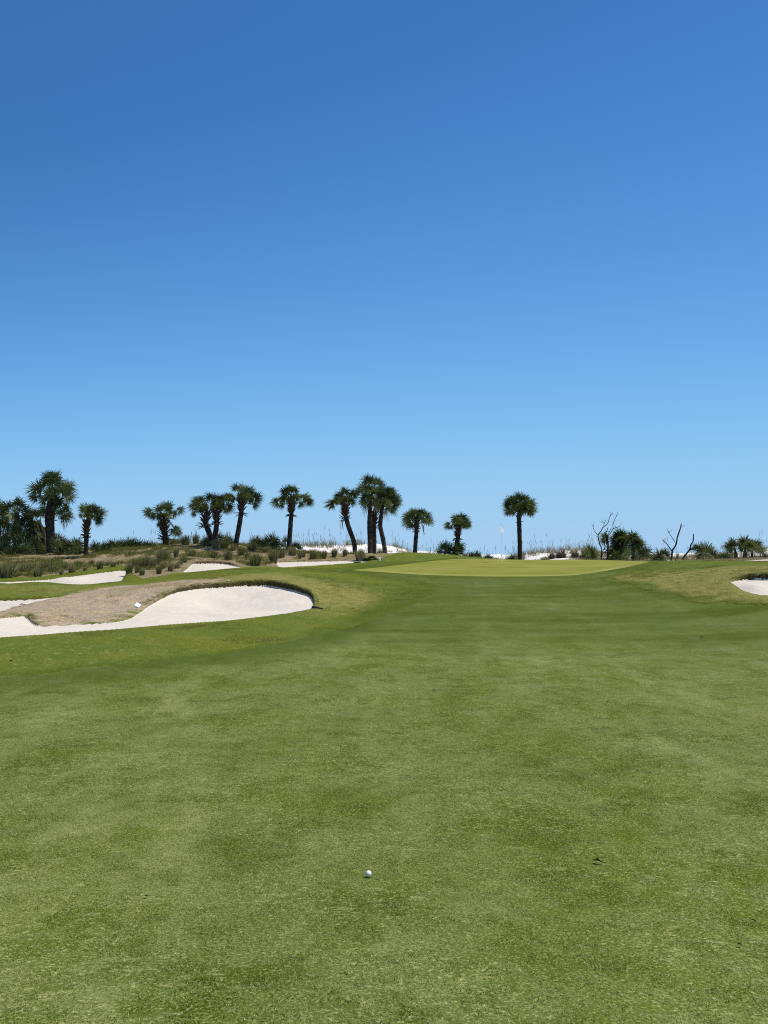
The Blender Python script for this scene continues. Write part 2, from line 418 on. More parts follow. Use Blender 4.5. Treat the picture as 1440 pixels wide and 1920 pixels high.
def clip(tri, f):
    """split triangles along field f = 0; returns (inside, outside) and grows VERT and FIELDS"""
    global VERT, FIELDS
    s = FIELDS[:, f].copy()
    s[np.abs(s) < 1e-5] = 1e-5
    pos = s[tri] > 0
    c = pos.sum(1)
    inside, outside = [tri[c == 0]], [tri[c == 3]]
    mix = (c == 1) | (c == 2)
    t, p = tri[mix], pos[mix]
    if len(t):
        lone = np.where(p.sum(1) == 1, p.argmax(1), (~p).argmax(1))
        idx = (lone[:, None] + np.arange(3)) % 3
        t = np.take_along_axis(t, idx, 1)
        e = np.concatenate([t[:, [0, 1]], t[:, [0, 2]]])
        es = np.sort(e, 1)
        key = es[:, 0].astype(np.int64) * (len(VERT) + 1) + es[:, 1]
        u, first, inv = np.unique(key, return_index=True, return_inverse=True)
        inv = inv.ravel()
        ea, eb = es[first, 0], es[first, 1]
        w = (s[ea] / (s[ea] - s[eb]))[:, None]
        start = len(VERT)
        VERT = np.concatenate([VERT, VERT[ea] * (1 - w) + VERT[eb] * w])
        nf = FIELDS[ea] * (1 - w) + FIELDS[eb] * w
        nf[:, f] = 0
        FIELDS = np.concatenate([FIELDS, nf])
        m = len(t)
        ab, ac = start + inv[:m], start + inv[m:]
        one = np.column_stack([t[:, 0], ab, ac])
        two = np.concatenate([np.column_stack([ab, t[:, 1], t[:, 2]]), np.column_stack([ab, t[:, 2], ac])])
        lp = s[t[:, 0]] > 0
        lp2 = np.concatenate([lp, lp])
        outside += [one[lp], two[~lp2]]
        inside += [one[~lp], two[lp2]]
    return np.concatenate(inside), np.concatenate(outside)

# ------------------------------------------------------------------ mesh and tag helpers
def mesh_np(name, v, f, attrs=None, smooth=True):
    me = bpy.data.meshes.new(name)
    v = np.ascontiguousarray(v, dtype=np.float32); f = np.ascontiguousarray(f, dtype=np.int32)
    k = f.shape[1]
    me.vertices.add(len(v)); me.vertices.foreach_set('co', v.ravel())
    me.loops.add(f.size); me.loops.foreach_set('vertex_index', f.ravel())
    me.polygons.add(len(f)); me.polygons.foreach_set('loop_start', np.arange(0, f.size, k, dtype=np.int32))
    me.polygons.foreach_set('use_smooth', np.full(len(f), smooth))
    for an, av in (attrs or {}).items():
        a = me.attributes.new(an, 'FLOAT', 'POINT')
        a.data.foreach_set('value', np.ascontiguousarray(av, dtype=np.float32))
    me.update(calc_edges=True)
    me.validate()
    return me

def add(name, me, mat=None, parent=None):
    o = bpy.data.objects.new(name, me)
    COL.objects.link(o)
    if mat is not None and me is not None and not me.materials:
        me.materials.append(mat)
    if parent is not None:
        o.parent = parent
    return o

def tag(o, label=None, cat=None, group=None, kind=None):
    if label: o['label'] = label
    if cat: o['category'] = cat
    if group: o['group'] = group
    if kind: o['kind'] = kind
    return o

def thing(name, loc, label, cat, group=None):
    o = bpy.data.objects.new(name, None)
    o.empty_display_size = .3
    o.location = [float(c) for c in loc]
    COL.objects.link(o)
    return tag(o, label, cat, group)

def ground_part(name, tri, mat, label, cat, kind='structure'):
    used, inv = np.unique(tri, return_inverse=True)
    v = VERT[used]
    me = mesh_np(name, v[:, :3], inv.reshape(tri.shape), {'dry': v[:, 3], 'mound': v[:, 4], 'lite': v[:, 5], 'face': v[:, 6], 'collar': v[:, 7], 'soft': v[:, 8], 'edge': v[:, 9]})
    return tag(add(name, me, mat), label, cat, None, kind)

# ------------------------------------------------------------------ materials
class NT:
    def __init__(self, name):
        self.m = bpy.data.materials.new(name)
        self.m.use_nodes = True
        self.t = self.m.node_tree
        self.t.nodes.clear()
        self.out = self.t.nodes.new('ShaderNodeOutputMaterial')
        self.pos = self.t.nodes.new('ShaderNodeNewGeometry').outputs['Position']
    def N(self, kind, **kw):
        nd = self.t.nodes.new(kind)
        for k, v in kw.items():
            if k == 'op': nd.operation = v
            elif k == 'blend': nd.blend_type = v
            else: setattr(nd, k, v)
        return nd
    def put(self, sock, v):
        if hasattr(v, 'is_output'): self.t.links.new(v, sock)
        elif isinstance(v, (tuple, list)) and len(v) == 3 and sock.type == 'RGBA': sock.default_value = (*v, 1)
        else: sock.default_value = v
    def math(self, op, a, b=0.0, clamp=False):
        nd = self.N('ShaderNodeMath', op=op); nd.use_clamp = clamp
        self.put(nd.inputs[0], a); self.put(nd.inputs[1], b)
        return nd.outputs[0]
    def noise(self, scale, detail=2.0, rough=.5, vec=None, dist=0.0):
        nd = self.N('ShaderNodeTexNoise')
        self.put(nd.inputs['Vector'], vec if vec is not None else self.pos)
        nd.inputs['Scale'].default_value = scale; nd.inputs['Detail'].default_value = detail
        nd.inputs['Roughness'].default_value = rough; nd.inputs['Distortion'].default_value = dist
        return nd.outputs['Fac']
    def step(self, v, lo, hi, a=0.0, b=1.0):
        nd = self.N('ShaderNodeMapRange', interpolation_type='SMOOTHSTEP')
        self.put(nd.inputs[0], v); nd.inputs[1].default_value = lo; nd.inputs[2].default_value = hi
        nd.inputs[3].default_value = a; nd.inputs[4].default_value = b
        return nd.outputs[0]
    def mix(self, fac, a, b, blend='MIX'):
        nd = self.N('ShaderNodeMix', data_type='RGBA'); nd.blend_type = blend; nd.clamp_factor = True
        self.put(nd.inputs[0], fac); self.put(nd.inputs[6], a); self.put(nd.inputs[7], b)
        return nd.outputs[2]
    def scale_vec(self, sx, sy, sz, rot=0.0):
        nd = self.N('ShaderNodeMapping')
        self.put(nd.inputs[0], self.pos); nd.inputs['Scale'].default_value = (sx, sy, sz); nd.inputs['Rotation'].default_value = (0, 0, rot)
        return nd.outputs[0]
    def attr(self, name):
        nd = self.N('ShaderNodeAttribute'); nd.attribute_name = name
        return nd.outputs['Fac']
    def bump(self, h, strength, dist):
        nd = self.N('ShaderNodeBump'); nd.inputs['Strength'].default_value = strength; nd.inputs['Distance'].default_value = dist
        self.put(nd.inputs['Height'], h)
        return nd.outputs[0]
    def principled(self, col, rough=.8, spec=.3, normal=None, **kw):
        nd = self.N('ShaderNodeBsdfPrincipled')
        self.put(nd.inputs['Base Color'], col); self.put(nd.inputs['Roughness'], rough)
        nd.inputs['Specular IOR Level'].default_value = spec
        if normal is not None: self.put(nd.inputs['Normal'], normal)
        for k, v in kw.items(): self.put(nd.inputs[k], v)
        self.t.links.new(nd.outputs[0], self.out.inputs[0])
        return nd

def gain(c, k): return tuple(x * k for x in c)

def fairway_colour(t):
    """mown bermuda colour from world position: shared by the ground sheet and the grass blades"""
    big = t.noise(.33, 3, .55, dist=.6)
    mid = t.noise(1.15, 3, .6, dist=.4)
    small = t.noise(5.5, 3, .6)
    streak = t.noise(1.0, 3, .65, vec=t.scale_vec(6.5, 15., 4.))
    olive, blue = (.106, .140, .012), (.122, .160, .040)
    c = t.mix(t.step(big, .38, .62), olive, blue)
    c = t.mix(t.math('MULTIPLY', t.step(mid, .44, .66), .7), c, (.156, .190, .056))
    c = t.mix(t.math('MULTIPLY', t.step(mid, .49, .34), .85), c, (.070, .100, .006))
    patch = t.step(t.noise(.75, 3, .6), .36, .62)
    worn = t.math('MULTIPLY', t.step(t.noise(1.0, 3, .6, vec=t.scale_vec(.62, .16, .3, .12), dist=.6), .50, .66), t.step(t.noise(2.2, 4, .65), .35, .6))
    c = t.mix(t.math('MULTIPLY', worn, .58), c, (.27, .29, .115))
    c = t.mix(t.math('MULTIPLY', t.math('MULTIPLY', t.step(streak, .54, .70), patch), .6), c, (.33, .34, .14))
    fleck = t.noise(1.0, 2, .6, vec=t.scale_vec(27, 52., 10.))
    c = t.mix(t.math('MULTIPLY', t.math('MULTIPLY', t.step(fleck, .575, .70), t.math('ADD', patch, .22)), .70), c, (.46, .47, .22))
    c = t.mix(t.math('MULTIPLY', t.step(small, .5, .7), .4), c, (.21, .24, .085))
    c = t.mix(t.math('MULTIPLY', t.step(small, .48, .3), .30), c, (.070, .10, .010))
    grain = t.noise(62, 2, .6)
    c = t.mix(t.math('MULTIPLY', t.step(grain, .50, .34), .52), c, (.045, .068, .006))
    c = t.mix(t.math('MULTIPLY', t.step(grain, .54, .68), .62), c, (.34, .38, .16))
    # darker turf colour on the rise towards the green, in soft mowing bands
    sx = t.N('ShaderNodeSeparateXYZ'); t.t.links.new(t.pos, sx.inputs[0])
    wob = t.math('MULTIPLY', t.math('SUBTRACT', t.noise(.16, 3, .6), .5), 14.0)
    yy = t.math('ADD', sx.outputs['Y'], wob)
    band = t.noise(1.0, 3, .6, vec=t.scale_vec(.10, .55, .5, -.12))
    far_tone = t.math('MULTIPLY', t.step(yy, 14.5, 23.0), t.step(band, .30, .68, 1.0, .6))
    c = t.mix(t.math('MULTIPLY', far_tone, .78), c, t.mix(t.step(band, .34, .68), (.058, .080, .004), (.086, .114, .020)))
    # the collar mown a little longer round the green
    c = t.mix(t.math('MULTIPLY', t.step(t.attr('edge'), .0, .8), .62), c, (.056, .080, .008))
    sg = t.attr('collar')
    c = t.mix(t.math('MULTIPLY', sg, .65), c, (.070, .100, .008))
    return c

def turf_fairway():
    t = NT('fairway_turf')
    c = fairway_colour(t)
    g1, g2, g3 = t.noise(95, 2, .7), t.noise(38, 2, .6), t.noise(14, 3, .65)
    c = t.mix(1.0, c, (.98, .98, .92), 'MULTIPLY')
    c = t.mix(t.math('MULTIPLY', t.step(g3, .45, .3), .25), c, (.06, .085, .012))
    b = t.bump(t.math('ADD', g1, t.math('MULTIPLY', g2, 1.5)), .45, .012)
    t.principled(c, .9, .04, b)
    return t.m

def blade_mat():
    t = NT('grass_blade')
    c = fairway_colour(t)
    tone = t.attr('tone')
    c = t.mix(1.0, c, (2.0, 1.9, 1.75), 'MULTIPLY')
    c = t.mix(t.step(tone, .78, 1.0, 0, .6), c, (.50, .52, .26))
    c = t.mix(t.step(tone, .30, 0.0, 0, .55), c, (.07, .10, .012))
    vm = t.N('ShaderNodeVectorMath'); vm.operation = 'MULTIPLY_ADD'
    geo = t.N('ShaderNodeNewGeometry')
    t.t.links.new(geo.outputs['Normal'], vm.inputs[0]); vm.inputs[1].default_value = (.55, .55, .55); vm.inputs[2].default_value = (0, 0, .75)
    vn = t.N('ShaderNodeVectorMath'); vn.operation = 'NORMALIZE'; t.t.links.new(vm.outputs[0], vn.inputs[0])
    bs = t.N('ShaderNodeBsdfPrincipled'); t.put(bs.inputs['Base Color'], c); bs.inputs['Roughness'].default_value = .6; bs.inputs['Specular IOR Level'].default_value = .15
    t.t.links.new(vn.outputs[0], bs.inputs['Normal'])
    tr = t.N('ShaderNodeBsdfTranslucent'); t.put(tr.inputs[0], c)
    mx = t.N('ShaderNodeMixShader'); mx.inputs[0].default_value = .42
    t.t.links.new(bs.outputs[0], mx.inputs[1]); t.t.links.new(tr.outputs[0], mx.inputs[2]); t.t.links.new(mx.outputs[0], t.out.inputs[0])
    return t.m

def dead_colour(t):
    n = t.noise(2.2, 4, .65)
    c = t.mix(t.step(n, .38, .62), (.47, .36, .225), (.37, .30, .225))
    c = t.mix(t.math('MULTIPLY', t.step(t.noise(9, 3, .65), .5, .68), .7), c, (.52, .43, .31))
    c = t.mix(t.math('MULTIPLY', t.step(t.noise(13, 3, .65), .52, .36), .6), c, (.17, .125, .07))
    return c

def turf_rough():
    t = NT('rough_turf')
    big = t.noise(.4, 3, .6, dist=.5)
    c = t.mix(t.step(big, .38, .62), (.134, .160, .018), (.110, .148, .022))
    c = t.mix(t.math('MULTIPLY', t.step(t.noise(1.8, 4, .65), .45, .68), .6), c, (.175, .185, .035))
    streak = t.noise(1.0, 3, .65, vec=t.scale_vec(4.5, 10., 4.))
    dry = t.math('ADD', t.attr('dry'), t.math('MULTIPLY', t.math('SUBTRACT', t.noise(1.3, 4, .65), .5), 1.1))
    c = t.mix(t.step(dry, .34, 1.0, 0, .75), c, (.27, .25, .075))
    c = t.mix(t.math('MULTIPLY', t.step(streak, .55, .74), t.step(dry, .05, .5, .12, .8)), c, (.42, .385, .19))
    sf = t.math('ADD', t.attr('soft'), t.math('MULTIPLY', t.math('SUBTRACT', t.noise(1.4, 4, .65), .5), .5))
    c = t.mix(t.step(sf, .15, .95, 0, .95), c, t.mix(t.step(t.noise(.7, 3, .6), .38, .62), (.084, .112, .010), (.104, .136, .024)))
    gr = t.noise(16, 4, .7)
    c = t.mix(t.math('MULTIPLY', t.step(gr, .5, .32), .7), c, (.075, .085, .014))
    dm = t.math('SUBTRACT', t.math('MULTIPLY', t.math('SUBTRACT', t.noise(1.6, 4, .65), .5), 2.6), t.attr('mound'))
    gm = t.noise(.9, 3, .6)
    c = t.mix(t.step(dm, -.25, .45), c, t.mix(t.math('MULTIPLY', t.step(gm, .62, .7), .6), dead_colour(t), (.15, .16, .035)))
    c = t.mix(t.math('MULTIPLY', t.attr('face'), .92), c, t.mix(t.step(t.noise(9, 3, .6), .4, .65), (.030, .024, .010), (.075, .066, .022)))   # cut soil and thatch of the bunker edge, darkened to stand for lip shade
    h = t.math('ADD', t.noise(11, 4, .7), t.math('MULTIPLY', t.noise(3.2, 3, .6), 1.3))
    t.principled(c, .9, .04, t.bump(h, .8, .07))
    return t.m

def turf_green():
    t = NT('green_turf')
    c = t.mix(t.step(t.noise(.5, 3, .6, dist=.4), .38, .62), (.190, .208, .030), (.232, .234, .042))
    st = t.noise(1.0, 2, .5, vec=t.scale_vec(.12, 1.0, 1.))
    c = t.mix(t.math('MULTIPLY', t.step(st, .45, .6), .45), c, (.285, .28, .070))
    c = t.mix(t.math('MULTIPLY', t.step(t.noise(7, 3, .6), .55, .7), .3), c, (.20, .225, .045))
    c = t.mix(t.math('MULTIPLY', t.attr('lite'), .45), c, (.36, .36, .125))
    t.principled(c, .9, .05, t.bump(t.noise(30, 2), .3, .01))
    return t.m

def mulch_mat():
    t = NT('mulch_ground')
    c = dead_colour(t)
    c = t.mix(1.0, c, (.82, .80, .74), 'MULTIPLY')
    g = t.noise(.55, 4, .6, dist=.4)
    c = t.mix(t.step(g, .50, .66, 0, .85), c, (.25, .235, .075))
    c = t.mix(t.math('MULTIPLY', t.step(t.noise(.8, 4, .65, vec=t.scale_vec(1, 1, 1, .6)), .54, .64), .8), c, (.15, .165, .045))
    c = t.mix(t.math('MULTIPLY', t.step(t.noise(5, 4, .7), .48, .34), .7), c, (.10, .085, .04))
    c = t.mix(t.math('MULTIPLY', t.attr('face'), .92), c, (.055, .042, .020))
    h = t.math('ADD', t.noise(10, 4, .7), t.noise(3, 3, .6))
    t.principled(c, .9, .05, t.bump(h, .9, .12))
    return t.m

def sand_mat(name, col, ripple=True):
    t = NT(name)
    n = t.noise(.9, 4, .6)
    c = t.mix(t.step(n, .35, .65), gain(col, .93), col)
    c = t.mix(t.math('MULTIPLY', t.step(t.noise(4, 4, .65), .6, .75), .30), c, gain(col, .80))
    if ripple:
        print_ = t.noise(1.0, 2, .6, vec=t.scale_vec(3.5, 9., 3., .35), dist=1.2)
        c = t.mix(t.math('MULTIPLY', t.math('MULTIPLY', t.step(print_, .60, .70), t.step(t.noise(.5, 2), .45, .6)), .45), c, gain(col, .66))
    h = t.math('ADD', t.math('MULTIPLY', t.noise(14, 3, .6), .5), t.math('MULTIPLY', t.noise(3.2, 4, .6), 2.2))
    if ripple:
        rk = t.noise(1.0, 2, .5, vec=t.scale_vec(3., 22., 3., .5))
        h = t.math('ADD', h, t.math('MULTIPLY', rk, .8))
    t.principled(c, .95, .03, t.bump(h, .22, .06))
    return t.m

M_FAIR, M_BLADE, M_ROUGH, M_GREEN, M_MULCH = turf_fairway(), blade_mat(), turf_rough(), turf_green(), mulch_mat()
M_SAND = sand_mat('bunker_sand', (.645, .588, .495))
M_DUNE = sand_mat('dune_sand', (.86, .82, .765), False)

def leaf_mat(name, a, b, dead=(.30, .22, .12), rough=.42, spec=.5, trans=.22):
    t = NT(name)
    tone = t.attr('tone')
    c = t.mix(t.step(tone, .0, .75), a, b)
    c = t.mix(t.step(tone, .82, .95), c, dead)
    bs = t.N('ShaderNodeBsdfPrincipled'); t.put(bs.inputs['Base Color'], c); bs.inputs['Roughness'].default_value = rough; bs.inputs['Specular IOR Level'].default_value = spec
    tr = t.N('ShaderNodeBsdfTranslucent'); t.put(tr.inputs[0], t.mix(1.0, c, (1.1, 1.25, .6), 'MULTIPLY'))
    mx = t.N('ShaderNodeMixShader'); mx.inputs[0].default_value = trans
    t.t.links.new(bs.outputs[0], mx.inputs[1]); t.t.links.new(tr.outputs[0], mx.inputs[2]); t.t.links.new(mx.outputs[0], t.out.inputs[0])
    return t.m

M_PALM = leaf_mat('palm_leaf', (.016, .024, .007), (.205, .225, .085), rough=.55, spec=.12, trans=.22)  # random leaf tones, the pale end brightened to stand for sunlit highlights
M_PALMETTO = leaf_mat('palmetto_leaf', (.022, .032, .009), (.22, .24, .085), rough=.55, spec=.12, trans=.22)  # pale end of the tones again carries painted sun highlights
M_TUFT = leaf_mat('tuft_blade', (.11, .12, .045), (.29, .28, .13), dead=(.38, .28, .17), rough=.7, spec=.1, trans=.25)
M_OATS = leaf_mat('sea_oat_stalk', (.14, .13, .075), (.24, .20, .12), dead=(.30, .23, .14), rough=.8, spec=.1, trans=.2)
M_SCRUB = leaf_mat('dune_scrub_leaf', (.085, .075, .050), (.16, .125, .095), dead=(.22, .15, .11), rough=.8, spec=.1, trans=.1)

def plain(name, col, rough=.7, spec=.3, bump=0.0, bscale=30.0, vary=0.0):
    t = NT(name)
    c = col
    if vary:
        c = t.mix(t.step(t.noise(bscale * .4, 3, .6), .35, .65), gain(col, 1 - vary), gain(col, 1 + vary))
    nrm = t.bump(t.noise(bscale, 3, .6), bump, .02) if bump else None
    t.principled(c, rough, spec, nrm)
    return t.m

M_TRUNK = plain('palm_trunk_bark', (.060, .047, .036), .95, .03, .8, 14, .5)
M_BOOT = plain('palm_leaf_base', (.150, .098, .072), .85, .1, .5, 25, .5)
M_DEADWOOD = plain('dead_wood', (.050, .045, .044), .85, .15, .6, 20, .3)
M_WHITE = plain('white_paint', (.80, .80, .79), .5, .4)
M_BALL = plain('ball_cover', (.86, .86, .85), .3, .5)
M_BLACK = plain('black_rubber', (.014, .014, .015), .5, .4)
M_DARKLEAF = plain('dark_dead_leaf', (.016, .011, .007), .9, .03)
M_REDLEAF = plain('red_dead_leaf', (.20, .055, .02), .7, .2)
M_STRAW = plain('straw_scrap', (.62, .56, .36), .7, .2)
M_POLE = plain('pole_paint', (.30, .31, .33), .4, .4)
M_POLE_LOW = plain('pole_yellow_paint', (.66, .58, .26), .4, .4)
M_INK = plain('flag_print', (.02, .03, .07), .7, .2)
M_CUP = plain('cup_liner', (.75, .75, .75), .5, .3)

# ------------------------------------------------------------------ cut the sheet into its parts
rest = TRI
for i, B in enumerate(BUNKERS):
    ins, rest = clip(rest, i)
    ground_part('bunker', ins, M_SAND, B['label'], 'bunker')
k = len(BUNKERS)
ins, rest = clip(rest, k)
ground_part('putting_green', ins, M_GREEN, 'smooth pale yellow green putting surface around the flag', 'green')
ins, rest = clip(rest, k + 1)
ground_part('dune', ins, M_DUNE, 'bright white sand dune behind the palms', 'dune')
ins, rest = clip(rest, k + 2)
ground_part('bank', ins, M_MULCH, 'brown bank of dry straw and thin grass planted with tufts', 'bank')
ins, rest = clip(rest, k + 3)
ground_part('fairway', ins, M_FAIR, 'closely mown green fairway filling the foreground', 'fairway')
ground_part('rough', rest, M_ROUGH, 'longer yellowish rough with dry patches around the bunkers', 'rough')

# the sea behind the dune
t = NT('sea_water')
t.principled((.16, .30, .42), .35, .5, t.bump(t.noise(.6, 4, .6), .25, .3))
a = np.radians(np.linspace(-100, 100, 41))
sv = np.concatenate([np.column_stack([r * np.sin(a), r * np.cos(a), np.full(41, -3.2)]) for r in (100, 400, 2000, 15000)])
sf = []
for i in range(3):
    for j in range(40):
        sf.append((i * 41 + j, (i + 1) * 41 + j, (i + 1) * 41 + j + 1, i * 41 + j + 1))
tag(add('sea', mesh_np('sea', sv, np.array(sf)[:, ::-1]), t.m), 'calm blue sea on the horizon beyond the dune', 'sea', None, 'structure')

# ------------------------------------------------------------------ geometry collectors
class Geo:
    def __init__(self): self.v, self.f, self.t = [], [], []
    def tri(self, a, b, c, tone):
        n = len(self.v); self.v += [a, b, c]; self.t += [tone] * 3; self.f.append((n, n + 1, n + 2))
    def quad(self, a, b, c, d, tone):
        n = len(self.v); self.v += [a, b, c, d]; self.t += [tone] * 4; self.f += [(n, n + 1, n + 2), (n, n + 2, n + 3)]
    def strip(self, pts, widths, side, tone):
        """a tapering ribbon through pts"""
        n = len(self.v)
        for p, w in zip(pts, widths):
            self.v += [p - side * w, p + side * w]; self.t += [tone] * 2
        for i in range(len(pts) - 1):
            a = n + 2 * i
            self.f += [(a, a + 1, a + 3), (a, a + 3, a + 2)]
    def tube(self, pts, radii, sides=8, tone=.3, cap=True, wobble=0.0):
        pts = [np.array(p, float) for p in pts]
        n0 = len(self.v)
        ref = np.array([.13, 1, .07])
        for i, p in enumerate(pts):
            d = pts[min(i + 1, len(pts) - 1)] - pts[max(i - 1, 0)]
            d = d / (np.linalg.norm(d) + 1e-9)
            a = np.cross(d, ref); 
            if np.linalg.norm(a) < .05: a = np.cross(d, [1, 0, 0])
            a /= np.linalg.norm(a); b = np.cross(d, a)
            for k in range(sides):
                th = 2 * math.pi * k / sides
                r = radii[i] * (1 + wobble * (random.random() - .5))
                self.v.append(p + (a * math.cos(th) + b * math.sin(th)) * r); self.t.append(tone)
        for i in range(len(pts) - 1):
            for k in range(sides):
                a = n0 + i * sides + k; b = n0 + i * sides + (k + 1) % sides
                self.f += [(a, b, b + sides), (a, b + sides, a + sides)]
        if cap:
            for end, base_i in ((pts[0], n0), (pts[-1], n0 + (len(pts) - 1) * sides)):
                c = len(self.v); self.v.append(end); self.t.append(tone)
                for k in range(sides):
                    self.f.append((base_i + k, base_i + (k + 1) % sides, c))
    def mesh(self, name, origin=(0, 0, 0), smooth=True):
        v = np.array(self.v, float) - np.array(origin, float)
        return mesh_np(name, v, np.array(self.f), {'tone': np.array(self.t)}, smooth)

def unit(v):
    return v / (np.linalg.norm(v) + 1e-9)

def rnd(a, b): return a + (b - a) * random.random()

def curve_pts(pts, n=4):
    p = [np.array(q, float) for q in pts]
    p = [2 * p[0] - p[1]] + p + [2 * p[-1] - p[-2]]
    out = []
    for i in range(1, len(p) - 2):
        for k in range(n):
            t = k / n
            a, b, c, d = p[i - 1], p[i], p[i + 1], p[i + 2]
            out.append(.5 * ((2 * b) + (c - a) * t + (2 * a - 5 * b + 4 * c - d) * t * t + (3 * b - a - 3 * c + d) * t ** 3))
    out.append(p[-2])
    return out

# ------------------------------------------------------------------ fan leaves
def fan_leaf(g, hub, target, r, tone, nseg=24, droop=.22, petiole=True, spread=2.25, face=.6):
    u = unit(target - hub)
    b = target - u * r * .42
    view = np.array([rnd(-.35, .35), 1, rnd(-.3, .3)])
    s = unit(np.cross(u, view))
    roll = rnd(-face, face)
    s = unit(s * math.cos(roll) + np.cross(u, s) * math.sin(roll))
    nrm = np.cross(u, s)
    if petiole:
        mid = (hub + b) * .5 + np.array([0, 0, .06 * np.linalg.norm(b - hub)])
        g.strip([hub, mid, b], [.022, .018, .016], unit(np.cross(u, [0.2, 1, .1])), min(tone + .15, 1.0) if tone < .8 else tone)
    for k in range(nseg):
        th = spread * (2 * k / (nseg - 1) - 1) + rnd(-.05, .05)
        d = u * math.cos(th) + s * math.sin(th) + nrm * rnd(-.12, .12)
        L = r * (1.08 + .34 * math.cos(th)) * rnd(.80, 1.15)
        w = r * .050 * rnd(.8, 1.25)
        dr = droop * rnd(.6, 1.3)
        pts = [b + d * L * t - np.array([0, 0, dr * L * t * t]) for t in (0.05, .42, .74, 1.0)]
        side = unit(np.cross(d, nrm) + nrm * rnd(-.5, .5))
        g.strip(pts, [w * .45, w, w * .66, w * .08], side, min(.79, max(0.0, tone + rnd(-.28, .28))) if tone < .8 else tone)

def lobes_to_leaves(g, hub, lobes, Y, per=2, rk=1.0, dead=(), droop=.22, tone0=.3):
    for (lx, ly, r) in lobes:
        rm = r / FPX * Y
        for j in range(per):
            dy = rnd(-.8, .8) * rm * (1.3 if per > 1 else .4)
            T = at(lx + rnd(-.18, .18) * r, ly + rnd(-.15, .15) * r, Y) + np.array([0, dy, 0])
            if np.linalg.norm(T - hub) < rm * .6:
                T = T + np.array([0, (-1 if j % 2 == 0 else 1) * rm * 1.1, 0])
            fan_leaf(g, hub + np.array([0, 0, rnd(-.08, .12)]), T, rm * rk * rnd(.95, 1.15), rnd(.05, .70), droop=droop)
    # leaves that fill the heart of the crown, towards and away from the viewer
    if len(lobes) > 5:
        lx = np.array([q[:2] for q in lobes], float); c = lx.mean(0); rr = np.abs(lx - c).mean(0)
        for j in range(8):
            cx, cy = c[0] + rnd(-1, 1) * rr[0] * .9, c[1] + rnd(-.9, 1.0) * rr[1]
            rm = rnd(8.5, 11) / FPX * Y
            T = at(cx, cy, Y) + np.array([0, rnd(.35, .75) * (-1 if j % 3 else 1), 0])
            fan_leaf(g, hub, T, rm, rnd(.05, .75), droop=.30, face=1.0)
    for (lx, ly, r) in dead:
        rm = r / FPX * Y
        T = at(lx, ly, Y) + np.array([0, rnd(-.3, .1), 0])
        fan_leaf(g, hub, T, rm, .95, nseg=14, droop=.8, spread=1.5)

PALM_GROUP = 'sabal palms along the dune ridge'
def palm(Y, base_px, trunk, width, hub, lobes, label, boots=None, per=2, dead=(), strands=()):
    """trunk: pixel points from the base up; width: pixel widths along it; boots: (top point, bottom point, radius)"""
    g0 = at(*base_px, Y)
    zg = gz(g0[0], g0[1])
    root = thing('palm_tree', (g0[0], g0[1], zg), label, 'palm', PALM_GROUP)
    o = (g0[0], g0[1], zg)
    k = Y / FPX
    pts = [np.array([g0[0], g0[1], min(zg, g0[2]) - .15])] + [at(px, py, Y) for px, py in [base_px] + list(trunk) + [hub, (hub[0], hub[1] - 6)]]
    width = list(width) + [width[-1] * .7, width[-1] * .35]
    cp_ = curve_pts(pts, 6)
    ws = np.interp(np.linspace(0, 1, len(cp_)), np.linspace(0, 1, len(width)), width)
    g = Geo()
    rad = [w * k / 2 * (1.04 if i % 2 else .96) for i, w in enumerate(ws)]
    rad[0] *= 1.25; rad[1] *= 1.15
    g.tube(cp_, rad, 12, .3, True, .10)
    add('trunk', g.mesh('palm_trunk', o), M_TRUNK, root)
    H = at(*hub, Y)
    if boots:
        g = Geo()
        (tx, ty), (bx, by), br = boots
        A, B_ = at(tx, ty, Y), at(bx, by, Y)
        n = max(5, int(np.linalg.norm(A - B_) / .085))
        for i in range(n):
            f = i / (n - 1)
            c = B_ + (A - B_) * f
            for j in range(7):
                th = 2 * math.pi * (j / 7 + .07 * (i % 2)) + rnd(-.2, .2) + i * 1.1
                d = np.array([math.cos(th), math.sin(th), rnd(.7, 1.5) if f > .2 else rnd(-.6, .6)])
                d = unit(d)
                L = br * k * rnd(.9, 1.45)
                st = c + np.array([math.cos(th), math.sin(th), 0]) * br * k * .35
                sd = unit(np.cross(d, [0, 0, 1]))
                g.strip([st, st + d * L * .6, st + d * L], [.045, .035, .018], sd, rnd(0, 1))
                g.strip([st, st + d * L * .6, st + d * L], [.03, .025, .01], unit(np.cross(d, sd)), rnd(0, 1))
        add('leaf_bases', g.mesh('palm_leaf_bases', o, False), M_BOOT, root)
    g = Geo()
    if base_px[0] > 1130:                             # the low right-hand palms have broad bushy heads
        lobes = [(q[0], q[1], q[2] * 1.18) for q in lobes]
    lobes_to_leaves(g, H, lobes, Y, per, dead=dead)
    for (sx, sy, L) in strands:
        p = at(sx, sy, Y)
        for _ in range(4):
            q = p + np.array([rnd(-.06, .06), rnd(-.1, .1), 0])
            g.strip([q, q + np.array([rnd(-.05, .05), 0, -L * k * .5]), q + np.array([rnd(-.12, .12), 0, -L * k])], [.02, .018, .006], np.array([1, 0, 0]), .95)
    add('crown', g.mesh('palm_crown', o), M_PALM, root)
    return root

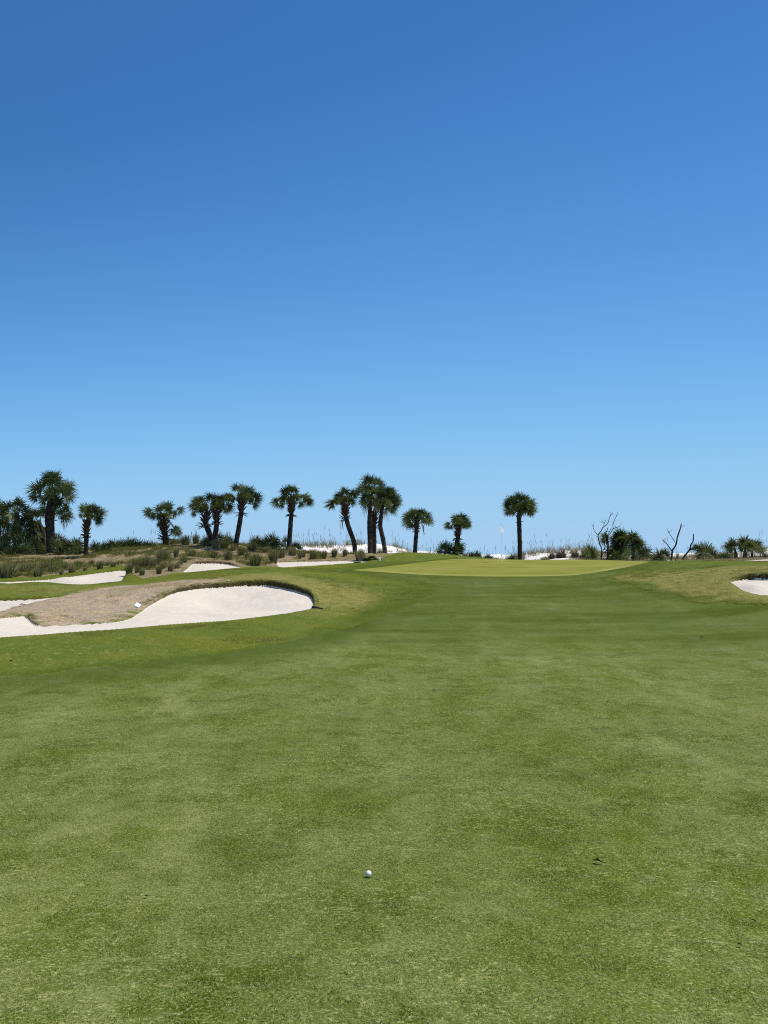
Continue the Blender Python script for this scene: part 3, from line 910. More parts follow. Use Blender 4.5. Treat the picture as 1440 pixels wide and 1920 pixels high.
# left grove
palm(50, (-6, 1060), [(-6, 1010), (-5, 975)], [15, 14, 13], (-5, 968), [(-10, 945, 15), (5, 948, 14), (-12, 972, 14), (6, 985, 14), (-6, 1000, 14), (12, 965, 13)],
     'dark palm cut off by the left edge of the photo', None)
palm(49.5, (30, 1062), [(31, 1020), (32, 980)], [17, 15, 13], (32, 966), [(28, 937, 13), (14, 946, 13), (42, 943, 12), (4, 962, 13), (52, 957, 14), (8, 985, 14), (36, 987, 14), (60, 984, 13), (22, 970, 13), (45, 970, 13), (20, 1000, 12), (50, 1000, 12), (32, 952, 13), (28, 1004, 13), (40, 1010, 12), (32, 990, 13), (14, 1012, 11), (58, 1014, 11)],
     'squat dense dark palm left of the tallest palm', None)
palm(51, (82, 1052), [(84, 1020), (78, 990)], [10, 9, 9], (76, 985), [(62, 962, 13), (74, 958, 12), (60, 982, 13), (72, 990, 13), (55, 1000, 12), (72, 1008, 11), (85, 998, 11)],
     'thin trunk palm half hidden just behind the tallest palm', None, 2, [(64, 1000, 10), (80, 1006, 9)])
palm(50, (95, 1052), [(95, 1010), (93, 975), (96, 948)], [14, 14, 16, 18], (98, 940),
     [(97, 895, 18), (93, 889, 14), (102, 890, 14), (86, 899, 14), (108, 899, 15), (63, 917, 15), (74, 912, 14), (72, 938, 14), (60, 932, 12), (131, 910, 15), (121, 918, 13), (133, 930, 13), (128, 952, 13), (126, 973, 13), (118, 962, 12), (101, 918, 16), (88, 925, 14), (112, 932, 14), (80, 958, 12), (100, 938, 14), (117, 945, 13)],
     'tallest palm in the photo, thick trunk and full crown at the left', ((95, 962), (95, 975), 10), 2, [(132, 962, 9), (122, 985, 8)])
palm(47, (160, 1061), [(161, 1040), (162, 1008), (163, 982)], [10, 9, 8.5, 8], (164, 974), [(158, 952, 12), (167, 947, 11), (163, 960, 11), (188, 958, 12), (183, 950, 9), (190, 971, 10), (187, 978, 8), (149, 966, 6), (168, 966, 9)],
     'slim palm with shaggy red brown leaf bases right of the tallest palm', ((163, 978), (161, 1008), 7.5), 2)
palm(52, (311, 1030), [(310, 1005), (308, 980)], [11, 11, 9], (308, 970), [(277, 958, 11), (294, 953, 12), (307, 946, 13), (320, 946, 12), (298, 967, 10), (341, 956, 10), (331, 963, 8), (313, 965, 11), (285, 966, 8), (330, 995, 11), (296, 984, 6), (336, 1000, 7)],
     'short palm with a low frond on the right of its pale shaggy trunk', ((307, 976), (309, 1012), 10), 2)
palm(51, (402, 1030), [(400, 1015), (394, 1003), (386, 982), (387, 965)], [10, 11, 11, 10], (388, 958), [(365, 936, 11), (376, 935, 10), (360, 948, 10), (379, 942, 11), (373, 954, 9), (361, 962, 6), (386, 948, 9)],
     'left leaning palm of the pair that share one foot', ((388, 962), (383, 988), 9.5), 2)
palm(50.5, (403, 1030), [(404, 1005), (406, 982), (406, 962)], [12, 11, 10, 9], (406, 957), [(393, 930, 11), (405, 931, 12), (417, 931, 11), (428, 931, 10), (433, 947, 11), (399, 948, 10), (413, 950, 11), (425, 956, 8), (404, 941, 11)],
     'upright palm of the pair that share one foot', ((406, 960), (406, 982), 9.5), 2)
palm(50, (440, 1034), [(444, 1010), (449, 983), (453, 955)], [10, 10, 9.5, 9], (454, 945), [(442, 912, 10), (455, 914, 12), (470, 917, 11), (430, 930, 10), (484, 932, 12), (473, 936, 9), (482, 947, 8), (449, 928, 10), (462, 930, 11), (436, 936, 8)],
     'tall palm leaning to the right beside the pair that share one foot', ((453, 940), (452, 964), 8.5), 2)
palm(50, (541, 1037), [(543, 1010), (545, 980), (547, 955)], [10, 9.5, 9, 8.5], (547, 945), [(515, 942, 11), (526, 947, 8), (533, 918, 11), (542, 915, 11), (553, 916, 11), (573, 931, 13), (582, 940, 10), (567, 946, 9), (545, 932, 11), (530, 934, 8), (558, 930, 10)],
     'straight palm with wide side fronds standing alone left of the dune', ((547, 943), (546, 967), 8.5), 2)
palm(54, (666, 1043), [(664, 1018), (656, 995), (649, 972), (647, 955)], [9, 9, 9, 9, 8], (648, 948), [(620, 943, 13), (634, 929, 12), (647, 919, 12), (656, 932, 11), (664, 924, 11), (663, 938, 9), (643, 937, 10), (628, 937, 9)],
     'palm with a strongly bent trunk leaning left in front of the dune', ((648, 948), (646, 975), 8.5), 2, (), [(641, 975, 18)])
palm(54.5, (702, 1043), [(702, 1010), (701, 990), (702, 962)], [8, 8, 8, 8], (704, 950), [(703, 940, 11), (713, 936, 11), (712, 950, 10)],
     'palm with a ragged trunk half hidden behind the tall straight one', ((701, 962), (700, 992), 8), 2)
palm(53.5, (694, 1043), [(694, 1015), (693, 985), (694, 955)], [10.5, 10, 9.5, 9], (695, 942),
     [(687, 898, 13), (699, 897, 13), (711, 901, 12), (680, 909, 12), (697, 912, 13), (680, 929, 11), (693, 932, 12), (708, 921, 13), (672, 918, 9), (684, 943, 10), (706, 937, 11), (694, 945, 10), (716, 914, 11), (678, 940, 9)],
     'tall straight palm with the highest round crown in the middle cluster', None, 2, [(684, 952, 8), (705, 952, 8)])
palm(54, (723, 1042), [(719, 1015), (713, 985), (716, 958)], [8.5, 8.5, 8.5, 8], (718, 948),
     [(725, 915, 12), (737, 918, 12), (744, 930, 12), (743, 945, 12), (731, 934, 13), (722, 946, 11), (738, 956, 9), (717, 927, 12), (728, 925, 12), (730, 952, 10), (748, 938, 9)],
     'palm with a kinked trunk on the right of the middle cluster', None, 2, [(722, 962, 8)])
palm(52.5, (778, 1042), [(779, 1020), (781, 995), (782, 980)], [8, 8, 8, 7.5], (782, 974), [(760, 966, 11), (762, 979, 11), (770, 985, 8), (777, 957, 11), (788, 957, 10), (783, 968, 10), (803, 966, 10), (809, 977, 9), (796, 975, 8), (769, 962, 9), (797, 960, 8)],
     'small round headed palm on top of the grassy rise', ((782, 975), (781, 995), 6), 2, (), [(793, 985, 18)])
palm(53, (857, 1046), [(856, 1025), (859, 1005), (860, 990)], [9, 9.5, 9, 7], (861, 987), [(855, 969, 10), (865, 967, 11), (876, 972, 11), (879, 982, 9), (863, 978, 10), (872, 984, 8), (836, 985, 8), (844, 989, 5), (852, 977, 8)],
     'short palm with one separate frond sticking out to the left', ((860, 989), (857, 1012), 7), 2)
palm(53, (975, 1056), [(975, 1030), (974, 1000), (973, 970)], [7.5, 8, 8.5, 8.5], (973, 961),
     [(950, 942, 10), (958, 935, 11), (970, 931, 12), (984, 932, 11), (995, 942, 11), (1000, 954, 10), (949, 957, 9), (959, 957, 10), (973, 948, 12), (987, 952, 11), (995, 961, 9), (966, 943, 11), (982, 943, 11), (978, 958, 9)],
     'lone straight palm with a dense mop crown right of the flag', ((973, 966), (973, 978), 5.5), 3)
# right cluster
palm(51, (1141, 1055), [(1140, 1030), (1139, 1009)], [6, 5, 4], (1137, 1011), [(1129, 1006, 9), (1127, 1014, 7), (1135, 1003, 7)],
     'thin dark palm stem with a small crown beside the bare forked tree', None, 2)
palm(51.5, (1160, 1055), [(1160, 1038), (1159, 1022)], [15, 13, 10], (1159, 1020), [(1159, 999, 12), (1167, 997, 11), (1151, 1008, 10), (1169, 1011, 12), (1158, 1013, 12), (1149, 1024, 9), (1169, 1029, 11), (1159, 1030, 11), (1152, 1036, 9), (1166, 1038, 9)],
     'bushy palm with a thick leafy base, tallest of the low right cluster', None, 2)
palm(51.5, (1187, 1054), [(1187, 1036), (1186, 1022)], [8, 7, 7], (1186, 1019), [(1184, 1003, 11), (1178, 1010, 9), (1194, 1008, 12), (1201, 1017, 10), (1198, 1027, 10), (1182, 1027, 10), (1190, 1020, 10)],
     'low palm with a short dark trunk right of the bushy leafy base palm', None, 2, [(1176, 1036, 7), (1200, 1036, 6)])
palm(46.5, (1396, 1056), [(1396, 1046), (1397, 1036)], [10, 9, 7], (1397, 1033), [(1397, 1008, 11), (1391, 1015, 10), (1403, 1014, 10), (1397, 1022, 10), (1390, 1026, 8), (1404, 1026, 8)],
     'low palm, middle and tallest of the three at the right edge', None, 2, [(1400, 1040, 6), (1391, 1042, 6)])
palm(46.5, (1380, 1056), [(1380, 1046), (1379, 1036)], [8, 7, 6], (1379, 1034), [(1370, 1015, 10), (1375, 1020, 9), (1365, 1022, 9), (1371, 1028, 8)],
     'low palm, left of the three at the right edge', None, 2, [(1372, 1042, 6), (1368, 1046, 6)])
palm(46.5, (1410, 1056), [(1410, 1048), (1410, 1039)], [7, 6, 5], (1410, 1037), [(1419, 1016, 9), (1425, 1024, 10), (1415, 1023, 8), (1428, 1032, 8)],
     'low palm, right of the three at the right edge', None, 2, [(1418, 1042, 6)])

# ------------------------------------------------------------------ palmetto shrubs
def palmetto(Y, base_px, lobes, label, mat=None, per=2, group='palmetto shrubs', dead=()):
    g0 = at(*base_px, Y); zg = gz(g0[0], g0[1])
    g = Geo()
    hub = np.array([g0[0], g0[1], min(zg, g0[2])])
    for (lx, ly, r) in lobes:
        rm = r / FPX * Y
        for j in range(per):
            T = at(lx + rnd(-.2, .2) * r, ly + rnd(-.2, .2) * r, Y) + np.array([0, rnd(-.5, .5) * rm * 1.4, 0])
            h = hub + np.array([rnd(-.15, .15), rnd(-.15, .15), 0])
            fan_leaf(g, h, T, rm * rnd(1.25, 1.6), rnd(.0, .75), nseg=17, droop=.14, spread=1.75)
    for (lx, ly, r) in dead:
        fan_leaf(g, hub + np.array([0, 0, .2]), at(lx, ly, Y), r / FPX * Y, .95, nseg=12, droop=.9, spread=1.4)
    o = add('palmetto_shrub', g.mesh('palmetto_shrub', hub), mat or M_PALMETTO)
    o.location = hub.tolist()
    return tag(o, label, 'shrub', group)

palmetto(49, (8, 1060), [(0, 1022, 10), (12, 1028, 11), (4, 1040, 10), (16, 1043, 9)], 'dark palmetto under the palm at the left edge')
palmetto(49, (45, 1060), [(36, 1026, 10), (50, 1024, 10), (44, 1040, 10), (58, 1038, 9)], 'shaded palmetto below the squat dense palm', dead=[(52, 1042, 8), (62, 1044, 8)])
palmetto(50.5, (70, 1058), [(62, 1020, 10), (74, 1024, 10), (80, 1036, 8)], 'palmetto under the thin half hidden palm', dead=[(70, 1040, 9)])
palmetto(49, (110, 1058), [(108, 1006, 9), (104, 1018, 10), (112, 1025, 11), (120, 1019, 10), (117, 1036, 10), (106, 1040, 9)], 'tall palmetto touching the tallest palm on its right')
palmetto(48.5, (140, 1056), [(130, 1019, 9), (147, 1017, 10), (139, 1026, 11), (148, 1032, 10), (134, 1036, 9)], 'palmetto just left of the slim shaggy palm')
palmetto(49, (187, 1056), [(180, 1021, 8), (192, 1022, 9), (185, 1030, 10), (198, 1025, 8), (180, 1038, 9), (192, 1038, 9)], 'palmetto just right of the slim shaggy palm')
for i, (x, y, lab) in enumerate(((212, 1050, 'first palmetto of the hedge, at its left end'), (227, 1048, 'low palmetto of the hedge between its left end and its hump'), (243, 1046, 'highest palmetto on the hump of the hedge'),
                                 (258, 1046, 'palmetto of the hedge just right of its hump'), (273, 1046, 'ragged palmetto of the hedge right of the middle'), (287, 1046, 'last palmetto of the hedge, at its right end'))):
    d = (0, 0, -4, 0, 2, 4)[i]
    palmetto(52.5, (x, y), [(x - 6, 1022 + d, 8), (x + 1, 1019 + d, 9), (x + 7, 1024 + d, 8), (x - 2, 1031 + d, 9), (x + 5, 1034 + d, 8)], lab, dead=[(x - 4, 1036 + d, 7)] if i % 2 else [])
palmetto(51.5, (392, 1035), [(386, 1010, 9), (380, 1016, 8), (394, 1018, 8)], 'small palmetto at the left foot of the paired palms')
palmetto(51.5, (412, 1032), [(412, 1004, 8), (416, 1012, 8)], 'small palmetto at the right foot of the paired palms')
palmetto(51.5, (428, 1032), [(426, 1007, 10), (433, 1014, 8), (420, 1014, 7)], 'spiky palmetto left of the right leaning palm')
palmetto(52, (482, 1040), [(480, 1012, 10), (474, 1018, 8), (487, 1018, 8)], 'open fan palmetto, leftmost of the clump before the lone straight palm')
palmetto(51.5, (506, 1040), [(497, 1013, 9), (512, 1009, 10), (505, 1020, 10), (521, 1017, 8), (496, 1024, 8), (515, 1024, 9)], 'broad dark palmetto in the middle of the clump')
palmetto(51.5, (535, 1040), [(534, 1012, 7), (531, 1020, 7)], 'narrow palmetto hugging the lone straight palm on its left')
palmetto(51.5, (554, 1042), [(556, 1020, 8), (562, 1025, 6), (549, 1024, 7)], 'low palmetto right of the lone straight palm')
palmetto(52.3, (841, 1044), [(833, 1022, 10), (823, 1033, 8), (844, 1025, 10), (835, 1034, 9), (846, 1036, 8)], 'big palmetto at the left foot of the short palm')
palmetto(52.3, (857, 1046), [(856, 1027, 9), (863, 1022, 8), (862, 1033, 8)], 'palmetto wrapped round the foot of the short palm')
palmetto(53.5, (873, 1051), [(872, 1041, 6), (868, 1044, 5)], 'small palmetto at the right foot of the short palm', per=2)
palmetto(53.5, (884, 1052), [(882, 1041, 6), (887, 1045, 5)], 'small palmetto of the row behind the green, second from the short palm', per=2)
palmetto(53.5, (896, 1053), [(895, 1039, 7), (900, 1043, 5)], 'spiky small palmetto of the row behind the green, third from the short palm', per=2)
palmetto(53.5, (914, 1055), [(915, 1043, 6), (921, 1045, 5), (909, 1046, 5)], 'small palmetto left of the flag pole', per=2)
palmetto(53.5, (960, 1057), [(955, 1047, 6), (963, 1045, 6), (968, 1048, 5)], 'low yellow green bush between the flag and the mop crown palm', per=2)
palmetto(51.5, (1106, 1054), [(1105, 1028, 9), (1097, 1035, 8), (1112, 1034, 9), (1104, 1042, 9), (1115, 1043, 7)], 'round palmetto left of the bare forked tree')
palmetto(51, (1212, 1056), [(1212, 1031, 8), (1216, 1041, 9), (1206, 1039, 8)], 'yellowish palmetto at the right end of the low right cluster')
palmetto(48, (1238, 1058), [(1236, 1035, 9), (1229, 1042, 8), (1247, 1035, 8), (1240, 1046, 9), (1230, 1050, 7)], 'dark palmetto left of the bare Y shaped tree')
palmetto(46.5, (1320, 1056), [(1326, 1024, 11), (1313, 1027, 10), (1334, 1031, 9), (1322, 1036, 10), (1306, 1024, 7), (1339, 1038, 7), (1312, 1040, 8)], 'large open palmetto right of the leaning dead stump')
palmetto(46.5, (1362, 1056), [(1361, 1040, 8), (1355, 1044, 6), (1366, 1046, 7)], 'low palmetto left of the three palms at the right edge')

palmetto(48.5, (22, 1064), [(12, 1036, 10), (24, 1032, 10), (32, 1044, 9), (18, 1050, 9)], 'shaded palmetto in front of the squat dense palm', dead=[(28, 1050, 8)])
palmetto(49.5, (124, 1058), [(118, 1014, 9), (126, 1026, 9), (130, 1040, 9), (120, 1046, 8)], 'olive palmetto between the tall palmetto and the slim palm', dead=[(126, 1044, 8)])
palmetto(50, (204, 1054), [(198, 1030, 9), (208, 1034, 9), (204, 1042, 8)], 'palmetto joining the slim palm scrub to the hedge')
palmetto(51.8, (252, 1052), [(246, 1034, 8), (256, 1032, 9), (262, 1038, 8)], 'palmetto in front of the middle of the hedge', dead=[(252, 1042, 7)])
palmetto(51.8, (282, 1050), [(276, 1034, 8), (286, 1033, 8), (293, 1036, 7)], 'palmetto in front of the right end of the hedge')
palmetto(50.8, (8, 1058), [(-2, 1008, 12), (10, 1012, 12), (4, 1024, 12), (16, 1026, 11)], 'high dark palmetto filling the gap at the left edge', dead=[(12, 1034, 9)])
palmetto(50.8, (52, 1058), [(46, 1010, 12), (56, 1008, 12), (60, 1022, 12), (48, 1024, 11), (54, 1036, 10)], 'high dark palmetto between the squat palm and the tallest palm', dead=[(56, 1040, 10), (66, 1036, 9)])
palmetto(51.5, (74, 1056), [(68, 1012, 11), (78, 1016, 11), (72, 1030, 11)], 'high dark palmetto just left of the tallest palm', dead=[(70, 1042, 9)])
palmetto(50.5, (1150, 1056), [(1146, 1034, 9), (1153, 1040, 9), (1147, 1046, 8)], 'palmetto at the left foot of the bushy leafy base palm')
palmetto(50.5, (1174, 1056), [(1172, 1032, 10), (1178, 1038, 9), (1170, 1044, 9)], 'palmetto between the two tallest palms of the low right cluster')
palmetto(50.5, (1199, 1056), [(1196, 1036, 9), (1204, 1036, 9), (1200, 1044, 8)], 'palmetto right of the short dark trunk in the low right cluster', dead=[(1206, 1046, 7)])
# ------------------------------------------------------------------ bare dead trees
def dead_tree(Y, base_px, parts, label):
    g0 = at(*base_px, Y); zg = gz(g0[0], g0[1])
    root = thing('dead_tree', (g0[0], g0[1], zg), label, 'dead tree', 'bare dead trees on the dune edge')
    k = Y / FPX
    for name, pts, w0, w1 in parts:
        P = [at(px, py, Y) + np.array([0, rnd(-.15, .15) * (i > 0), 0]) for i, (px, py) in enumerate(pts)]
        if name == 'trunk':
            P = [P[0] + np.array([0, 0, -.4])] + P
        c = curve_pts(P, 4)
        g = Geo()
        g.tube(c, np.linspace(w0 * k / 2, w1 * k / 2, len(c)), 7, .3, True, .25)
        for _ in range(3 if name == 'branch' else 1):
            i = random.randrange(len(c) // 2, len(c))
            d = unit(np.array([rnd(-1, 1), rnd(-.6, .6), rnd(-.1, 1)])); L = rnd(.12, .34)
            g.tube([c[i], c[i] + d * L * .5 + np.array([0, 0, rnd(-.03, .03)]), c[i] + d * L + np.array([rnd(-.06, .06), 0, rnd(-.02, .08)])], [.012, .009, .004], 5)
        add(name, g.mesh('dead_' + name, (g0[0], g0[1], zg)), M_DEADWOOD, root)
def z7(*p): return [(1100 + x / 11.08, 950 + y / 11.08) for x, y in p]
dead_tree(50, (1128, 1056), [('trunk', z7((310, 1010), (312, 880), (265, 780), (235, 670), (240, 590), (290, 500), (340, 430)), 2.6, 1.6),
                            ('branch', z7((232, 585), (165, 520), (140, 440), (138, 370)), 1.1, .7), ('branch', z7((340, 430), (445, 345), (475, 210), (528, 150)), 1.5, .8),
                            ('branch', z7((355, 415), (365, 340), (405, 275)), 1.0, .7)], 'bare tree with a curved trunk and forked branches, first dead tree from the left')
dead_tree(50.3, (1138, 1056), [('trunk', z7((430, 1080), (440, 900), (425, 740), (430, 630)), 3.4, 2.2), ('branch', z7((345, 905), (378, 840), (375, 750), (400, 690), (425, 640)), 2.4, 1.6),
                              ('branch', z7((430, 630), (370, 550), (410, 500), (438, 430)), 1.7, 1.0), ('branch', z7((440, 600), (480, 520), (512, 440)), 1.5, .8),
                              ('branch', z7((470, 590), (520, 500), (545, 450), (545, 380), (600, 260), (660, 120)), 1.4, .7), ('branch', z7((540, 470), (600, 440), (665, 415)), 1.2, 1.2),
                              ('branch', z7((280, 1040), (350, 970), (430, 900)), 1.6, 1.2)], 'bare tree with many raised branches rising among the low right palms')
def z8(*p): return [(1240 + x / 7.2, 930 + y / 7.2) for x, y in p]
dead_tree(47.2, (1259, 1056), [('trunk', z8((135, 880), (140, 740)), 4.0, 3.4), ('branch', z8((140, 745), (190, 660), (205, 560), (250, 450), (282, 375)), 3.2, 1.9),
                              ('branch', z8((135, 735), (80, 665), (10, 585)), 2.2, 1.2), ('branch', z8((188, 625), (130, 530), (92, 470), (97, 435)), 1.3, .7)], 'bare Y shaped dead tree standing alone right of the low palm cluster')
dead_tree(47.2, (1266, 1056), [('trunk', z8((180, 880), (208, 830), (214, 780)), 2.6, 1.4)], 'short curved dead stub at the foot of the Y shaped tree')
dead_tree(46.8, (1279, 1056), [('trunk', z8((280, 870), (340, 790), (385, 720), (400, 660), (435, 610), (444, 510)), 4.2, 1.8), ('branch', z8((380, 730), (440, 700)), 2.0, 1.2)], 'thick leaning dead stump between the Y shaped tree and the large open palmetto')

# ------------------------------------------------------------------ planted grass tufts
def tuft_mesh(seed, haze):
    random.seed(seed)
    g = Geo()
    n = 260
    for i in range(n):
        a, rr = rnd(0, 6.283), math.sqrt(random.random())
        b = np.array([math.cos(a) * rr * .32, math.sin(a) * rr * .32, -.04])
        lean = rr * rnd(.1, .34 + haze)
        h = rnd(.62, 1.0) * (1 - .18 * rr) * (1.1 if random.random() < .06 else 1)
        tip = np.array([b[0] + math.cos(a) * lean, b[1] + math.sin(a) * lean, h])
        mid = (b + tip) / 2 + np.array([-math.cos(a), -math.sin(a), 0]) * lean * .14
        th = rnd(0, 3.14)
        g.strip([b, mid, tip], [.018, .017, .006 if haze else .010], np.array([math.cos(th), math.sin(th), 0]), rnd(0, .75) if random.random() < .86 else .93)
    return g.mesh('grass_tuft')
TUFTS = [tuft_mesh(100 + i, (.02, .06, .12, .3)[i % 4]) for i in range(8)]
def brown_mesh(seed):
    me = tuft_mesh(seed, .08)
    a = me.attributes['tone'].data
    v = np.empty(len(a), np.float32); a.foreach_get('value', v); v = np.where(v < .8, .80 + v * .16, v); a.foreach_set('value', v)
    return me
BROWN = [brown_mesh(200), brown_mesh(201)]
for me in TUFTS + BROWN: me.materials.append(M_TUFT)
random.seed(11)
TUFT_GROUP = 'grass tufts planted on the bank'
tuft_n = [0]
def tuft(px, py, w, h, label, kind='t', Y=None):
    if Y is None:
        p = hit(px, py, None)
    else:
        q = at(px, py, Y); p = np.array([q[0], q[1], 0])
    p[2] = gz(p[0], p[1])
    i = tuft_n[0]; tuft_n[0] += 1
    me = BROWN[i % 2] if kind == 'b' else (TUFTS[3 + 4 * (i % 2)] if kind == 'h' else TUFTS[(0, 1, 2, 4, 5, 6)[i % 6]])
    o = bpy.data.objects.new('grass_tuft', me); COL.objects.link(o)
    k = p[1] / FPX
    o.location = p.tolist(); o.rotation_euler = (0, 0, rnd(0, 6.28))
    o.scale = (w * k / .80, w * k / .80, h * k / .86)
    return tag(o, label, 'grass tuft', TUFT_GROUP)

for q in (
    (12, 1085, 24, 30, 'large hazy green tuft at the left edge of the bank', 'h'), (30, 1083, 7, 8, 'tiny tuft beside the large hazy tuft at the left edge'),
    (71, 1082, 15, 17, 'dark round tuft on bare straw below the squat dense palm'), (48, 1073, 20, 14, 'wide low grey green tuft in front of the thin half hidden palm', 'h'),
    (88, 1071, 16, 18, 'leafy tuft at the foot of the tallest palm', 'h'), (97, 1075, 11, 15, 'dark tuft just in front of the tallest palm'),
    (115, 1078, 7, 12, 'thin pale brown tuft between the tallest palm and the slim palm', 'b'), (121, 1070, 8, 13, 'small olive tuft behind the thin pale brown tuft'),
    (135, 1074, 12, 17, 'brownish tuft left of the slim shaggy palm', 'b'), (147, 1065, 13, 13, 'dark tuft touching the slim shaggy palm on its left'),
    (159, 1071, 6, 7, 'tiny tuft on the grass below the slim shaggy palm'), (172, 1061, 8, 11, 'small dark tuft touching the slim shaggy palm on its right'),
    (187, 1068, 12, 17, 'dark tuft with a strong shadow above the long left bunker'), (203, 1061, 11, 9, 'faded tuft below the left end of the palmetto hedge', 'b'),
    (212, 1064, 9, 10, 'small tuft above the long left bunker, just left of its end'), (227, 1057, 6, 6, 'tiny tuft under the palmetto hedge'),
    (242, 1076, 12, 20, 'tall tuft at the right tip of the long left bunker'), (256, 1065, 14, 18, 'grey green tuft behind the right tip of the long left bunker', 'h'),
    (258, 1076, 10, 17, 'narrow tuft second from the right tip of the long left bunker'), (266, 1080, 9, 13, 'low tuft nearest the mown strip, right of the long left bunker'),
    (270, 1066, 14, 24, 'tall loose tuft in the middle of the tuft field', 'h'), (286, 1067, 12, 19, 'dense dark tuft in the middle of the tuft field'),
    (295, 1060, 13, 14, 'round tuft behind the middle of the tuft field'), (305, 1054, 18, 24, 'biggest grey green tuft below the short pale trunk palm', 'h'),
    (298, 1077, 10, 17, 'upright tuft with a sharp shadow near the mown strip'), (307, 1068, 11, 15, 'brownish tuft above the upright one near the mown strip', 'b'),
    (320, 1073, 10, 18, 'straw brown tuft, right one of two near the mown strip', 'b'), (332, 1068, 9, 14, 'slim brown tuft left of the wedge shaped bunker', 'b'),
    (338, 1061, 8, 10, 'pale faded tuft above the wedge shaped bunker tip', 'b'), (344, 1057, 11, 15, 'dark tuft just above the left corner of the wedge shaped bunker'),
    (330, 1046, 9, 18, 'upright tuft on bare straw below the ridge'), (318, 1037, 20, 14, 'low hazy tuft at the foot of the short pale trunk palm', 'h', 53),
    (333, 1032, 10, 12, 'small dark tuft on the ridge right of the short pale trunk palm', 't', 54), (347, 1041, 14, 20, 'hazy brown tipped tuft on the ridge', 'h', 51.5),
    (359, 1047, 14, 15, 'round dark tuft below the ridge, left of the paired palms'), (367, 1036, 10, 20, 'tall dark tuft on the ridge left of the paired palms', 't', 52),
    (384, 1046, 5, 7, 'tiny brown tuft on bare straw above the wedge shaped bunker', 'b'), (386, 1035, 9, 14, 'dark tuft at the left foot of the paired palms', 't', 51),
    (401, 1048, 10, 16, 'tuft above the middle of the wedge shaped bunker'), (392, 1040, 9, 10, 'small tuft in front of the paired palms', 't', 50.5),
    (404, 1037, 12, 18, 'brown tuft hiding the foot of the paired palms', 'b', 50), (421, 1037, 13, 15, 'yellow green tuft right of the paired palms', 'h', 50.5),
    (427, 1052, 14, 21, 'large dark tuft casting shade on the wedge shaped bunker'), (438, 1037, 10, 15, 'brown tuft hiding the foot of the right leaning palm', 'b', 49.5),
    (452, 1042, 14, 19, 'dense round dark tuft right of the right leaning palm'), (464, 1048, 10, 14, 'dark tuft downhill of the dense round one'),
    (472, 1042, 14, 17, 'hazy tuft under the leftmost palmetto of the clump', 'h', 49.5), (479, 1062, 18, 25, 'largest tuft, between the two rear bunkers, with a long dark shadow'),
    (502, 1042, 12, 12, 'brown hazy tuft below the broad palmetto of the clump', 'b', 49), (513, 1056, 14, 26, 'tall loose tuft left of the shallow bunker', 'h'),
    (527, 1048, 12, 19, 'upright tuft above the left end of the shallow bunker'), (548, 1043, 14, 19, 'reddish brown tuft right of the lone straight palm', 'b'),
    (562, 1048, 8, 13, 'small dark tuft at the left end of the dune'), (569, 1045, 8, 15, 'brown tuft against the left end of the dune', 'b'),
    (588, 1048, 14, 18, 'wide flat topped tuft against the white dune'), (603, 1047, 6, 9, 'tiny split tuft against the white dune'), (609, 1047, 7, 15, 'slim upright tuft against the white dune'),
    (627, 1044, 10, 16, 'square dark tuft against the white dune, above the shallow bunker'), (647, 1043, 8, 14, 'thin tuft against the white dune left of the bent palm'),
    (675, 1051, 17, 22, 'large red brown tuft in front of the middle palm cluster', 'b')):
    tuft(*q)

# low dark green mound plant beside the white marker
g = Geo()
random.seed(5)
p0 = hit(695, 1051)
for i in range(520):
    u_, v_ = rnd(-1, 1), rnd(-1, 1)
    if u_ * u_ + v_ * v_ > 1: continue
    hgt = .27 * (1 - u_ * u_ * .8 - v_ * v_ * .3) * (.75 + .35 * math.sin(u_ * 4 + .6))
    b = p0 + np.array([u_ * .46, v_ * .35, max(hgt, .02) * rnd(.5, 1)])
    d = unit(np.array([rnd(-1, 1), rnd(-1, 1), rnd(.1, .9)]))
    g.strip([b, b + d * .06, b + d * .10], [.02, .026, .004], unit(np.cross(d, [.3, .2, 1])), rnd(0, .3))
o = add('ground_cover_shrub', g.mesh('ground_cover_shrub', p0), M_PALMETTO); o.location = p0.tolist()
tag(o, 'low dark green creeping shrub beside the white marker left of the green', 'shrub')

# ------------------------------------------------------------------ dune vegetation
def scrub(px, py, w, h, label, mat, Y, n=150):
    q = at(px, py, Y); z = min(gz(q[0], q[1]), q[2]); k = Y / FPX
    g = Geo()
    for i in range(n):
        a, rr = rnd(0, 6.283), math.sqrt(random.random())
        top = np.array([math.cos(a) * rr * w * k * .5, math.sin(a) * rr * w * k * .5, h * k * rnd(.35, 1) * (1 - .4 * rr * rr)])
        b = np.array([top[0] * .3, top[1] * .3, 0])
        g.strip([b, (b + top) / 2 + np.array([rnd(-.05, .05), 0, .04]), top], [.008, .008, .004], unit(np.array([rnd(-1, 1), rnd(-1, 1), 0])), .9)
        for _ in range(7):
            c = b + (top - b) * rnd(.35, 1) + np.array([rnd(-.07, .07), rnd(-.07, .07), rnd(-.05, .05)])
            d = unit(np.array([rnd(-1, 1), rnd(-1, 1), rnd(-.3, 1)]))
            g.strip([c, c + d * .04, c + d * .08], [.008, .022, .003], unit(np.cross(d, [.3, .2, 1])), rnd(0, 1))
    o = add('dune_bush', g.mesh('dune_bush'), mat); o.location = (q[0], q[1], z)
    return tag(o, label, 'bush', 'scrubby bushes on the dune')
scrub(1022, 1054, 22, 12, 'low olive bush right of the mop crown palm, against the white dune', M_TUFT, 54)
scrub(1035, 1053, 16, 20, 'greyish bush between the olive bush and the red brown bush', M_SCRUB, 54.5)
scrub(1052, 1052, 24, 27, 'largest red brown bush on the dune behind the green', M_SCRUB, 55, 240)
